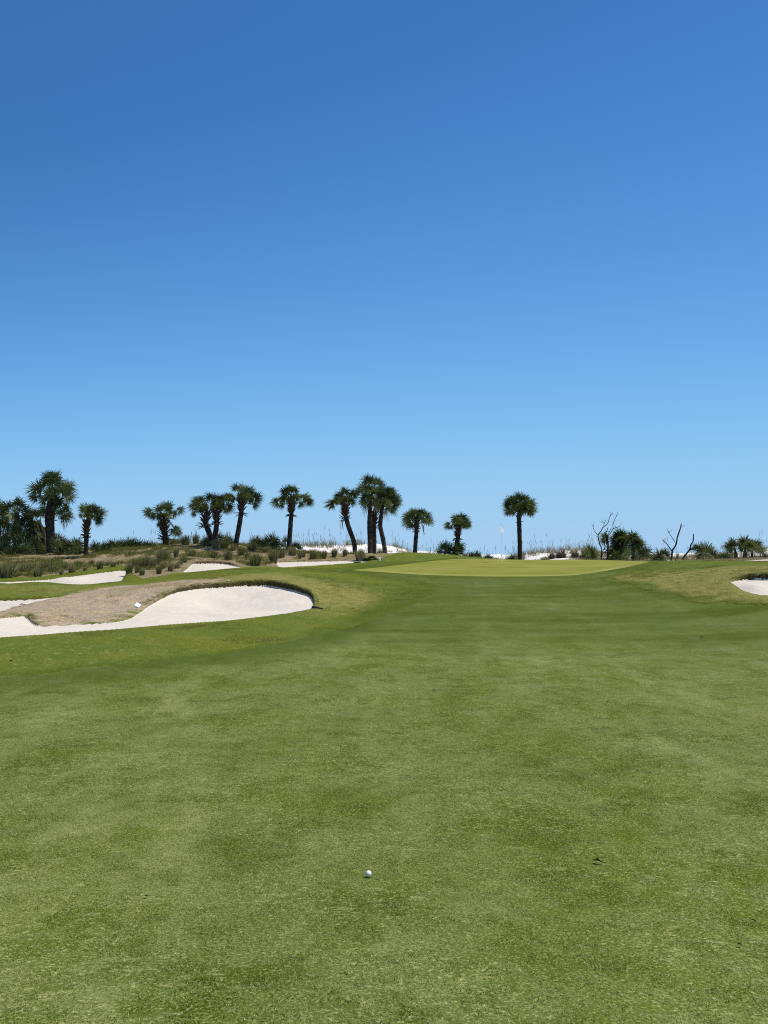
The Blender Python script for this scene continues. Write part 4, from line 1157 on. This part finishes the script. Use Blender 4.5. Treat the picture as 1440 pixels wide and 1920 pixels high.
scrub(1078, 1052, 20, 24, 'pale brown bush left of the round palmetto', M_SCRUB, 55, 170)
scrub(1092, 1052, 14, 14, 'small tangled bush at the foot of the round palmetto', M_SCRUB, 54)
scrub(932, 1056, 16, 14, 'thin grey bush behind the flag pole', M_SCRUB, 55, 80)
scrub(1348, 1056, 18, 18, 'grey brown bush between the large open palmetto and the three palms', M_SCRUB, 47.5, 110)
scrub(1432, 1056, 22, 24, 'grey brown bush at the right edge beside the three palms', M_SCRUB, 46.8, 170)
scrub(1200, 1055, 22, 16, 'pale tangled bush under the low right palm cluster', M_SCRUB, 52.5, 90)
scrub(714, 1041, 18, 12, 'thin bush on the white dune between the middle palms', M_SCRUB, 57, 90)

# sea oats: nobody could count them
g = Geo()
random.seed(3)
def oat(px, Y, dens_tall):
    x, y = polar(px, Y)
    z = gz(x, y)
    b = np.array([x, y, z - .05])
    if random.random() < dens_tall:
        h = rnd(.7, 1.55) * (1.25 if random.random() < .15 else .9)
        bend = np.array([rnd(-.22, .12), rnd(-.1, .1), 0])
        mid, tip = b + bend * .3 + np.array([0, 0, h * .55]), b + bend + np.array([0, 0, h])
        sd = np.array([1, 0, 0])
        g.strip([b, mid, tip], [.004, .003, .0025], sd, .5)
        hd = b + bend * .8 + np.array([0, 0, h * .76])
        g.strip([hd, hd + (tip - hd) * .5, tip], [.004, rnd(.008, .017), .003], sd, rnd(.2, 1))
    for _ in range(5):
        a = rnd(0, 6.283); L = rnd(.3, .75)
        d = np.array([math.cos(a) * .35, math.sin(a) * .35, 1]) * L
        g.strip([b, b + d * .6, b + d + np.array([math.cos(a) * .1, math.sin(a) * .1, -.05])], [.009, .008, .002], unit(np.array([math.sin(a), -math.cos(a), 0.01])), rnd(0, .8))
def oat_run(x0, x1, n, y0, y1, tall):
    c = [rnd(x0, x1) for _ in range(max(2, n // 7))]
    for _ in range(n):
        px = min(max(random.gauss(random.choice(c), (x1 - x0) * .022 + 2), x0 - 4), x1 + 4) if random.random() < .7 else rnd(x0, x1)
        oat(px, rnd(y0, y1), tall)
oat_run(555, 665, 150, 60.5, 64.5, .38); oat_run(655, 770, 90, 61.5, 64.5, .35); oat_run(740, 870, 110, 58, 63.5, .40); oat_run(800, 980, 190, 58, 64, .38)
oat_run(960, 1120, 190, 60, 64.5, .34); oat_run(1180, 1440, 190, 55, 62, .26); oat_run(200, 560, 230, 57, 64, .22); oat_run(580, 760, 70, 55, 60, .05); oat_run(800, 975, 60, 55, 58.5, .12)
tag(add('sea_oats', g.mesh('sea_oats'), M_OATS), 'thin pale sea oats with seed heads along the dune crest', 'sea oats', None, 'stuff')

# ------------------------------------------------------------------ flagstick
p = hit(941.5, 1053.5); Yf = p[1]; kf = Yf / FPX
z0 = gz(p[0], p[1]); zt = at(941.5, 983, Yf)[2]; H = zt - z0
root = thing('flagstick', (p[0], p[1], z0), 'thin flagstick with a limp white flag on the green', 'flagstick')
g = Geo(); g.tube([(0, 0, .22 * H), (0, 0, H)], [.011, .008], 8)
add('pole', g.mesh('pole'), M_POLE, root)
g = Geo(); g.tube([(0, 0, -.1), (0, 0, .22 * H)], [.013, .011], 8)
add('pole_base', g.mesh('pole_base'), M_POLE_LOW, root)
g = Geo(); g.tube([(0, 0, H), (0, 0, H + .03)], [.014, .010], 8)
add('pole_tip', g.mesh('pole_tip'), M_BLACK, root)
# limp flag: hangs from its hoist in soft folds to both sides of the pole
def flag_pt(u, v):
    # u: from the hoist outwards 0..1, v: from top to bottom 0..1 ; a light breeze lets the cloth hang off to the left in folds
    fold = .055 * math.sin(u * 9.0 + v * 1.2) * min(1, u * 3)
    x = .015 - .27 * u * (.62 + .38 * v) + .14 * v * (1 - .4 * u) + fold
    y = -.02 - .22 * u - .16 * v * (1 - .3 * u) + fold * .5
    z = H - .10 - .38 * v * (1 - .12 * u) - .20 * u * (1 - .6 * v)
    return np.array([x, y, z])
g = Geo(); nu, nv = 18, 8
for j in range(nv + 1):
    for i in range(nu + 1):
        g.v.append(flag_pt(i / nu, j / nv)); g.t.append(.5)
for j in range(nv):
    for i in range(nu):
        a = j * (nu + 1) + i
        g.f += [(a, a + 1, a + nu + 2), (a, a + nu + 2, a + nu + 1)]
t = NT('flag_cloth')
bs = t.N('ShaderNodeBsdfDiffuse'); bs.inputs[0].default_value = (.92, .93, .94, 1)
tr = t.N('ShaderNodeBsdfTranslucent'); tr.inputs[0].default_value = (.92, .93, .94, 1)
mx = t.N('ShaderNodeMixShader'); mx.inputs[0].default_value = .35
t.t.links.new(bs.outputs[0], mx.inputs[1]); t.t.links.new(tr.outputs[0], mx.inputs[2]); t.t.links.new(mx.outputs[0], t.out.inputs[0])
fl = add('flag', g.mesh('flag'), t.m, root)
g = Geo()
for (u0, u1, v0, v1) in ((.08, .22, .14, .30),):
    c = [flag_pt(u, v) + np.array([0, -.004, 0]) for u, v in ((u0, v0), (u1, v0), (u1, v1), (u0, v1))]
    g.quad(*c, .5)
add('flag_emblem', g.mesh('flag_emblem'), M_INK, fl)

# ------------------------------------------------------------------ golf ball
pb = hit(691, 1646.5)
R_B = .02135
import bmesh
bm = bmesh.new()
bmesh.ops.create_icosphere(bm, subdivisions=6, radius=R_B)
gold = math.pi * (3 - math.sqrt(5))
dim = [Vector((math.sqrt(1 - (1 - 2 * (i + .5) / 336) ** 2) * math.cos(gold * i), math.sqrt(1 - (1 - 2 * (i + .5) / 336) ** 2) * math.sin(gold * i), 1 - 2 * (i + .5) / 336)) for i in range(336)]
from mathutils import kdtree
kd = kdtree.KDTree(336)
for i, d in enumerate(dim): kd.insert(d, i)
kd.balance()
for v in bm.verts:
    nrm = v.co.normalized()
    dist = kd.find(nrm)[2]
    if dist < .088: v.co -= nrm * .0004 * (1 - (dist / .088) ** 2)
me = bpy.data.meshes.new('golf_ball'); bm.to_mesh(me); bm.free()
me.polygons.foreach_set('use_smooth', [True] * len(me.polygons))
o = add('golf_ball', me, M_BALL); o.location = (pb[0], pb[1], gz(pb[0], pb[1]) + R_B + .004)
tag(o, 'white dimpled golf ball lying on the fairway in the foreground', 'golf ball')

# ------------------------------------------------------------------ bunker rakes
def rake(px0, py0, px1, py1, thick_px, label, Y=None):
    a = hit(px0, py0)
    Y = a[1] if Y is None else Y
    A, B_ = at(px0, py0, Y), at(px1, py1, Y - .05)
    A = np.array([A[0], A[1], gz(A[0], A[1])]); B_ = np.array([B_[0], B_[1], gz(B_[0], B_[1])])
    r = thick_px * Y / FPX / 2
    root = thing('bunker_rake', A, label, 'rake', 'bunker rakes lying by the sand')
    up = np.array([0, 0, r + .01])
    g = Geo(); L = B_ - A
    g.tube([up, up + L * .02, up + L * .98, up + L], [r * .8, r, r, r * .8], 10)
    add('head', g.mesh('rake_head'), M_BLACK, root)
    g = Geo(); dd = unit(L); out = unit(np.cross(dd, [0, 0, 1]))
    for i in range(9):
        c = up + L * (.06 + .11 * i)
        g.tube([c, c - out * .05 + np.array([0, 0, -r * .8])], [.010, .006], 6)
    add('tines', g.mesh('rake_tines'), M_BLACK, root)
rake(584.5, 1141, 605, 1134.5, 4.6, 'black rake head lying in the grass at the right end of the big bunker')
rake(663, 1056, 676.5, 1055, 2.2, 'black rake head lying at the right end of the shallow rear bunker')

# ------------------------------------------------------------------ small white markers and scraps
def slab(name, c, w, h, th, yaw, pitch, roll, mat, parent=None):
    bm = bmesh.new(); bmesh.ops.create_cube(bm, size=1)
    for v in bm.verts: v.co = Vector((v.co.x * w, v.co.y * th, v.co.z * h))
    bmesh.ops.bevel(bm, geom=bm.edges[:], offset=min(w, h, th) * .2, segments=2, affect='EDGES')
    me = bpy.data.meshes.new(name); bm.to_mesh(me); bm.free()
    o = add(name, me, mat, parent); o.location = [float(q) for q in c]; o.rotation_euler = (pitch, roll, yaw)
    return o
pm = hit(258, 1141); k = pm[1] / FPX
root = thing('marker_sign', pm, 'white square plate standing tilted on the brown mound above the bunker', 'marker')
slab('plate', (0, 0, .11), .165, .15, .02, .1, -.75, .5, M_WHITE, root)
g = Geo(); g.tube([(.01, .03, -.1), (0, .012, .11)], [.014, .012], 8)
add('stake_or_shadow', g.mesh('marker_stake'), M_DEADWOOD, root)
pm = hit(711.5, 1053)
root = thing('marker_post', pm, 'small white rounded marker post beside the dark creeping shrub', 'marker')
g = Geo(); g.tube([(0, 0, -.05), (0, 0, .08), (0, 0, .19), (0, 0, .235), (0, 0, .25)], [.06, .075, .07, .045, .01], 12)
add('post', g.mesh('marker_post'), M_WHITE, root)
g = Geo(); g.tube([(.075, .05, -.05), (.08, .05, .2), (.08, .05, .23)], [.05, .05, .02], 10)
add('stake_or_shadow', g.mesh('marker_shadow'), M_BLACK, root)  # black stub standing in for the dark shadow beside the post
def pebble(name, px, py, w, h, mat, label, cat, yaw=0.0, group=None, flat=.35):
    q = hit(px, py); k = q[1] / FPX
    bm = bmesh.new(); bmesh.ops.create_icosphere(bm, subdivisions=3, radius=.5)
    for v in bm.verts:
        n_ = 1 + .18 * math.sin(v.co.x * 9 + px) * math.cos(v.co.y * 7 + py)
        v.co = Vector((v.co.x * w * k * n_, v.co.y * w * k * .7 * n_, v.co.z * h * k * n_))
    me = bpy.data.meshes.new(name); bm.to_mesh(me); bm.free()
    o = add(name, me, mat); o.location = (q[0], q[1], gz(q[0], q[1]) + h * k * flat); o.rotation_euler = (0, yaw, 0)
    return tag(o, label, cat, group)
pebble('stone', 427, 1091, 8, 4.2, M_STRAW, 'pale flat stone on the grass lip above the big bunker', 'stone', -.45)
pebble('stone', 170, 1166, 2.6, 2.4, M_WHITE, 'tiny white stone on the lower edge of the brown mound', 'stone')
pebble('stone', 450, 1184, 8, 2.0, M_STRAW, 'pale flat scrap on the grass in front of the big bunker', 'stone')

def leaf(px, py, L_px, label, yaw, mat, group='dead leaves on the fairway'):
    q = hit(px, py); k = np.hypot(q[0], q[1]) / FPX
    L = L_px * k * 1.1
    g = Geo(); n = 9
    for i in range(n):
        t_ = i / (n - 1); w = .19 * L * math.sin(math.pi * min(1, t_ * .92 + .04)) ** .8 * (1 + .35 * math.sin(t_ * 11 + px))
        c = np.array([(t_ - .5) * L, .10 * L * math.sin(t_ * 4 + px), .25 * L * abs(math.sin(t_ * 3.1 + .3)) * .5])
        g.v += [c + np.array([0, -w, .5 * w]), c, c + np.array([0, w, .7 * w])]; g.t += [.5] * 3
    for i in range(n - 1):
        a = 3 * i
        g.f += [(a, a + 1, a + 4), (a, a + 4, a + 3), (a + 1, a + 2, a + 5), (a + 1, a + 5, a + 4)]
    e = g.v[-2]
    g.tube([e, e + np.array([.18 * L, .03 * L, .03 * L]), e + np.array([.28 * L, -.02 * L, .02 * L])], [.03 * L, .024 * L, .012 * L], 6)
    o = add('dead_leaf', g.mesh('dead_leaf'), mat)
    o.location = (q[0], q[1], gz(q[0], q[1]) + .014); o.rotation_euler = (rnd(-.2, .2), rnd(-.2, .2), yaw)
    return tag(o, label, 'leaf', group)
leaf(1121, 1623, 17, 'largest curled dark leaf on the fairway, right of the ball', -.5, M_DARKLEAF)
leaf(1413, 1733, 8, 'small dark leaf at the right edge of the near fairway, upper of two', -.9, M_DARKLEAF)
leaf(1387, 1782, 9, 'small dark leaf at the right edge of the near fairway, lower of two', .1, M_DARKLEAF)
leaf(274, 1689, 7, 'small dark leaf on the near fairway left of the ball', .1, M_DARKLEAF)
leaf(777, 1398, 6, 'dark speck of leaf in mid fairway straight beyond the ball', .3, M_DARKLEAF)
leaf(814, 1297, 7, 'dark speck of leaf in the far fairway, beyond the one above the ball', .2, M_DARKLEAF)
leaf(977, 1412, 5, 'faint dark brown speck of leaf in the middle of the fairway', .2, M_DARKLEAF)
leaf(1316, 1197, 8, 'dark leaf on the far right of the fairway below the right bunker', .0, M_DARKLEAF)
leaf(20, 1244, 14, 'dark clod of leaf in the rough at the left edge', .1, M_DARKLEAF)
leaf(42, 1136, 10, 'rusty red leaf on the crest of the brown mound', .1, M_REDLEAF)
leaf(817, 1729, 5, 'pale straw scrap on the near fairway right of the ball', .3, M_STRAW)

# ------------------------------------------------------------------ grass blades: stuff
def slope_normal(x, y):
    e = .15
    return np.column_stack([-(base(x + e, y) - base(x - e, y)) / (2 * e), -(base(x, y + e) - base(x, y - e)) / (2 * e), np.ones(len(x))])

def blade_tile(name, size, n, length, width, lean, mat):
    r = np.random.default_rng(hash(name) % 1000 if False else sum(map(ord, name)))
    x, y = r.random(n) * size - size / 2, r.random(n) * size - size / 2
    a = r.random(n) * 2 * np.pi; L = length * (.55 + .6 * r.random(n))
    ln = lean * (.3 + r.random(n))
    th = r.random(n) * np.pi
    w = width * (.7 + .6 * r.random(n))
    tone = r.random(n)
    dx, dy = np.cos(a) * ln * L, np.sin(a) * ln * L
    hz = L / np.sqrt(1 + ln * ln)
    dx, dy = dx / np.sqrt(1 + ln * ln), dy / np.sqrt(1 + ln * ln)
    p0 = np.column_stack([x - np.cos(th) * w, y - np.sin(th) * w, np.full(n, -.002)])
    p1 = np.column_stack([x + np.cos(th) * w, y + np.sin(th) * w, np.full(n, -.002)])
    m0 = np.column_stack([x + dx * .45 - np.cos(th) * w * .8, y + dy * .45 - np.sin(th) * w * .8, hz * .6])
    m1 = np.column_stack([x + dx * .45 + np.cos(th) * w * .8, y + dy * .45 + np.sin(th) * w * .8, hz * .6])
    p2 = np.column_stack([x + dx, y + dy, hz])
    v = np.stack([p0, p1, m1, m0, p2], 1).reshape(-1, 3)
    i = np.arange(n)[:, None] * 5
    f = np.concatenate([i + [0, 1, 2], i + [0, 2, 3], i + [3, 2, 4]])
    me = mesh_np(name, v, f, {'tone': np.repeat(tone, 5)}, False)
    me.materials.append(mat)
    return me

def scatter_object(name, tile, pts, nrm, scale, label, cat):
    """one object of stuff: a point mesh whose geometry nodes put a grass tile on every point"""
    me = bpy.data.meshes.new(name + '_points')
    me.vertices.add(len(pts)); me.vertices.foreach_set('co', np.ascontiguousarray(pts, np.float32).ravel())
    at_ = me.attributes.new('nrm', 'FLOAT_VECTOR', 'POINT'); at_.data.foreach_set('vector', np.ascontiguousarray(nrm, np.float32).ravel())
    sa = me.attributes.new('scl', 'FLOAT', 'POINT'); sa.data.foreach_set('value', np.ascontiguousarray(scale, np.float32))
    ra = me.attributes.new('yaw', 'FLOAT', 'POINT'); ra.data.foreach_set('value', RNG.random(len(pts)).astype(np.float32) * 6.283)
    o = add(name, me)
    ng = bpy.data.node_groups.new(name + '_scatter', 'GeometryNodeTree')
    ng.interface.new_socket('Geometry', in_out='INPUT', socket_type='NodeSocketGeometry')
    ng.interface.new_socket('Geometry', in_out='OUTPUT', socket_type='NodeSocketGeometry')
    gi, go = ng.nodes.new('NodeGroupInput'), ng.nodes.new('NodeGroupOutput')
    tile_o = bpy.data.objects.new(name + '_tile', tile)
    oi = ng.nodes.new('GeometryNodeObjectInfo'); oi.inputs['Object'].default_value = tile_o
    ip = ng.nodes.new('GeometryNodeInstanceOnPoints')
    def attr(n_, ty):
        nd = ng.nodes.new('GeometryNodeInputNamedAttribute'); nd.data_type = ty; nd.inputs['Name'].default_value = n_
        return nd.outputs['Attribute']
    al = ng.nodes.new('FunctionNodeAlignRotationToVector'); al.axis = 'Z'
    ng.links.new(attr('nrm', 'FLOAT_VECTOR'), al.inputs['Vector'])
    rr = ng.nodes.new('FunctionNodeRotateRotation'); rr.rotation_space = 'LOCAL'
    ax = ng.nodes.new('FunctionNodeAxisAngleToRotation'); ax.inputs['Axis'].default_value = (0, 0, 1)
    ng.links.new(attr('yaw', 'FLOAT'), ax.inputs['Angle'])
    ng.links.new(al.outputs[0], rr.inputs[0]); ng.links.new(ax.outputs[0], rr.inputs[1])
    ng.links.new(gi.outputs[0], ip.inputs['Points']); ng.links.new(oi.outputs['Geometry'], ip.inputs['Instance'])
    ng.links.new(rr.outputs[0], ip.inputs['Rotation']); ng.links.new(attr('scl', 'FLOAT'), ip.inputs['Scale'])
    ng.links.new(ip.outputs[0], go.inputs[0])
    md = o.modifiers.new('scatter', 'NODES'); md.node_group = ng
    return tag(o, label, cat, None, 'stuff')

def wedge(d0, d1, step, amax):
    d = np.arange(d0, d1, step)
    P = []
    for r in d:
        n_ = int(2 * amax * r / step)
        a_ = (np.arange(n_) + RNG.random()) / n_ * 2 * amax - amax
        P.append(np.column_stack([(r + RNG.random(n_) * .05) * np.sin(a_), (r + RNG.random(n_) * .05) * np.cos(a_)]))
    return np.concatenate(P)

def disc_tile(name, rad, n, length, width, lean, mat):
    me = blade_tile(name, 2, n, length, width, lean, mat)
    co = np.empty(len(me.vertices) * 3, np.float32); me.vertices.foreach_get('co', co); co = co.reshape(-1, 5, 3)
    r = np.random.default_rng(5)
    root_ = (co[:, 0] + co[:, 1]) / 2
    a_, q_ = r.random(n) * 2 * np.pi, rad * np.sqrt(r.random(n))
    new = np.column_stack([np.cos(a_) * q_, np.sin(a_) * q_, np.zeros(n)])
    co += (new - root_ * [1, 1, 0])[:, None, :]
    me.vertices.foreach_set('co', np.ascontiguousarray(co.ravel(), np.float32)); me.update()
    return me

def scatter_pts(n, d0, d1, amax):
    d = np.sqrt(d0 ** 2 + (d1 ** 2 - d0 ** 2) * RNG.random(n)); a_ = (RNG.random(n) * 2 - 1) * amax
    return np.column_stack([d * np.sin(a_), d * np.cos(a_)])

tile = disc_tile('fairway_blades', .07, 40, .017, .0022, 3.0, M_BLADE)
P = scatter_pts(42000, 2.3, 17, .60)
dist = np.hypot(P[:, 0], P[:, 1])
P = P[RNG.random(len(P)) < np.clip((17 - dist) / 9, 0, 1)]
scatter_object('fairway_grass', tile, np.column_stack([P, base(P[:, 0], P[:, 1])]), slope_normal(P[:, 0], P[:, 1]), RNG.uniform(.75, 1.2, len(P)), 'short mown grass blades of the near fairway', 'grass')

# ragged longer grass over the bunker lips and on the rough, straw on the mound and the bank
def grass_mat(name, a, b, dead):
    return leaf_mat(name, a, b, dead=dead, rough=.7, spec=.1, trans=.25)
M_LIP = grass_mat('lip_grass_blade', (.060, .070, .010), (.19, .19, .045), (.36, .31, .15))
M_STRAWG = grass_mat('straw_blade', (.27, .20, .115), (.56, .45, .295), (.66, .56, .40))
lip_tile = disc_tile('lip_blades', .06, 22, .055, .0036, 1.6, M_LIP)
straw_tile = disc_tile('straw_blades', .14, 46, .085, .0042, 2.6, M_STRAWG)
lp = []
for B in BUNKERS:
    poly = B['poly']
    for i in range(len(poly)):
        p_, q_ = poly[i], poly[(i + 1) % len(poly)]
        L = math.hypot(q_[0] - p_[0], q_[1] - p_[1])
        if (p_[2] + q_[2]) / 2 < .085: continue
        for _ in range(int(L * 16) + 1):
            f = random.random(); lip = p_[2] + (q_[2] - p_[2]) * f
            nx, ny = (q_[1] - p_[1]) / (L + 1e-9), -(q_[0] - p_[0]) / (L + 1e-9)
            off = .06 + .14 * lip + rnd(0, .22) * rnd(.2, 1)
            x_, y_ = p_[0] + (q_[0] - p_[0]) * f, p_[1] + (q_[1] - p_[1]) * f
            s1 = sdf([x_ + nx * .1], [y_ + ny * .1], poly)[0][0]
            sg_ = 1 if s1 > 0 else -1
            lp.append((x_ + nx * off * sg_, y_ + ny * off * sg_))
lp = np.array(lp)
lsc = RNG.uniform(.6, 1.15, len(lp))
scatter_object('lip_grass', lip_tile, np.column_stack([lp, ground(lp[:, 0], lp[:, 1])]), np.column_stack([np.zeros((len(lp), 2)), np.ones(len(lp))]), lsc, 'ragged longer grass over the bunker lips', 'grass')
M_RGH = grass_mat('rough_grass_blade', (.115, .130, .016), (.225, .225, .050), (.36, .32, .14))
rough_tile = disc_tile('rough_blades', .26, 110, .050, .0030, 2.2, M_RGH)
N = scatter_pts(14000, 18.5, 42, .56)
sf_, _ = sdf(N[:, 0], N[:, 1], FAIR); sm_, _ = sdf(N[:, 0], N[:, 1], MOUND); sb_, _ = sdf(N[:, 0], N[:, 1], MULCH)
bk = np.min([sdf(N[:, 0], N[:, 1], B['poly'])[0] for B in BUNKERS], axis=0)
N = N[(sf_ > .3) & (sm_ > .3) & (bk > .33) & (sb_ > .3)]
scatter_object('rough_grass', rough_tile, np.column_stack([N, ground(N[:, 0], N[:, 1])]), np.column_stack([np.zeros((len(N), 2)), np.ones(len(N))]), RNG.uniform(.6, 1.15, len(N)), 'longer yellowish grass blades of the rough', 'grass')
S = scatter_pts(26000, 20, 58, .56)
sm_, _ = sdf(S[:, 0], S[:, 1], MOUND); sb_, _ = sdf(S[:, 0], S[:, 1], MULCH)
bk = np.min([sdf(S[:, 0], S[:, 1], B['poly'])[0] for B in BUNKERS], axis=0)
S = S[((sm_ < .1) | (sb_ < -.2)) & (bk > .12)]
scatter_object('straw_grass', straw_tile, np.column_stack([S, ground(S[:, 0], S[:, 1])]), np.column_stack([np.zeros((len(S), 2)), np.ones(len(S))]), RNG.uniform(.6, 1.3, len(S)), 'dry straw coloured grass lying on the brown mound and bank', 'grass')

# low loose green growth on the bank
M_BANKG = grass_mat('bank_grass_blade', (.075, .095, .020), (.23, .24, .070), (.40, .32, .16))
bank_tile = disc_tile('bank_blades', .24, 64, .28, .007, 1.0, M_BANKG)
G_ = scatter_pts(17000, 40, 60, .56)
sb_, _ = sdf(G_[:, 0], G_[:, 1], MULCH)
bk = np.min([sdf(G_[:, 0], G_[:, 1], B['poly'])[0] for B in BUNKERS], axis=0)
azs = np.arctan2(G_[:, 0], G_[:, 1])
dens = np.where(azs < az_of(250), .62, .34) * (vnoise(G_[:, 0], G_[:, 1], .45) > -.06)
G_ = G_[(sb_ < -.3) & (bk > .4) & (RNG.random(len(G_)) < dens)]
scatter_object('bank_grass', bank_tile, np.column_stack([G_, ground(G_[:, 0], G_[:, 1])]), np.column_stack([np.zeros((len(G_), 2)), np.ones(len(G_))]), RNG.uniform(.5, 1.3, len(G_)), 'loose low green growth between the tufts on the bank', 'grass')

# pale tangled dune grass behind the green
M_DUNEG = grass_mat('dune_grass_blade', (.16, .14, .085), (.34, .28, .19), (.44, .35, .27))
dune_tile = disc_tile('dune_blades', .25, 60, .22, .005, 1.1, M_DUNEG)
D_ = scatter_pts(26000, 46.5, 64, .50)
azs = np.arctan2(D_[:, 0], D_[:, 1]); pxs = 720 + np.tan(azs) * FPX; dd_ = np.hypot(D_[:, 0], D_[:, 1])
sb_, _ = sdf(D_[:, 0], D_[:, 1], MULCH)
behind = dd_ - dune_edge(D_[:, 0], D_[:, 1])
want = np.interp(pxs, [560, 600, 740, 775, 800, 960, 975, 985, 1060, 1090, 1120, 1180, 1300, 1410, 1425, 1440], [.02, .02, .02, .5, .8, .8, .5, .03, .06, .25, .45, .4, .5, .45, .2, .15])
patch = vnoise(D_[:, 0], D_[:, 1], .6) > -.22
D_ = D_[(behind > .2) & (sb_ > .2) & (pxs > 540) & patch & (RNG.random(len(D_)) < want)]
scatter_object('dune_grass', dune_tile, np.column_stack([D_, ground(D_[:, 0], D_[:, 1])]), np.column_stack([np.zeros((len(D_), 2)), np.ones(len(D_))]), RNG.uniform(.5, 1.4, len(D_)), 'pale tangled grass over the dune behind the green', 'grass')
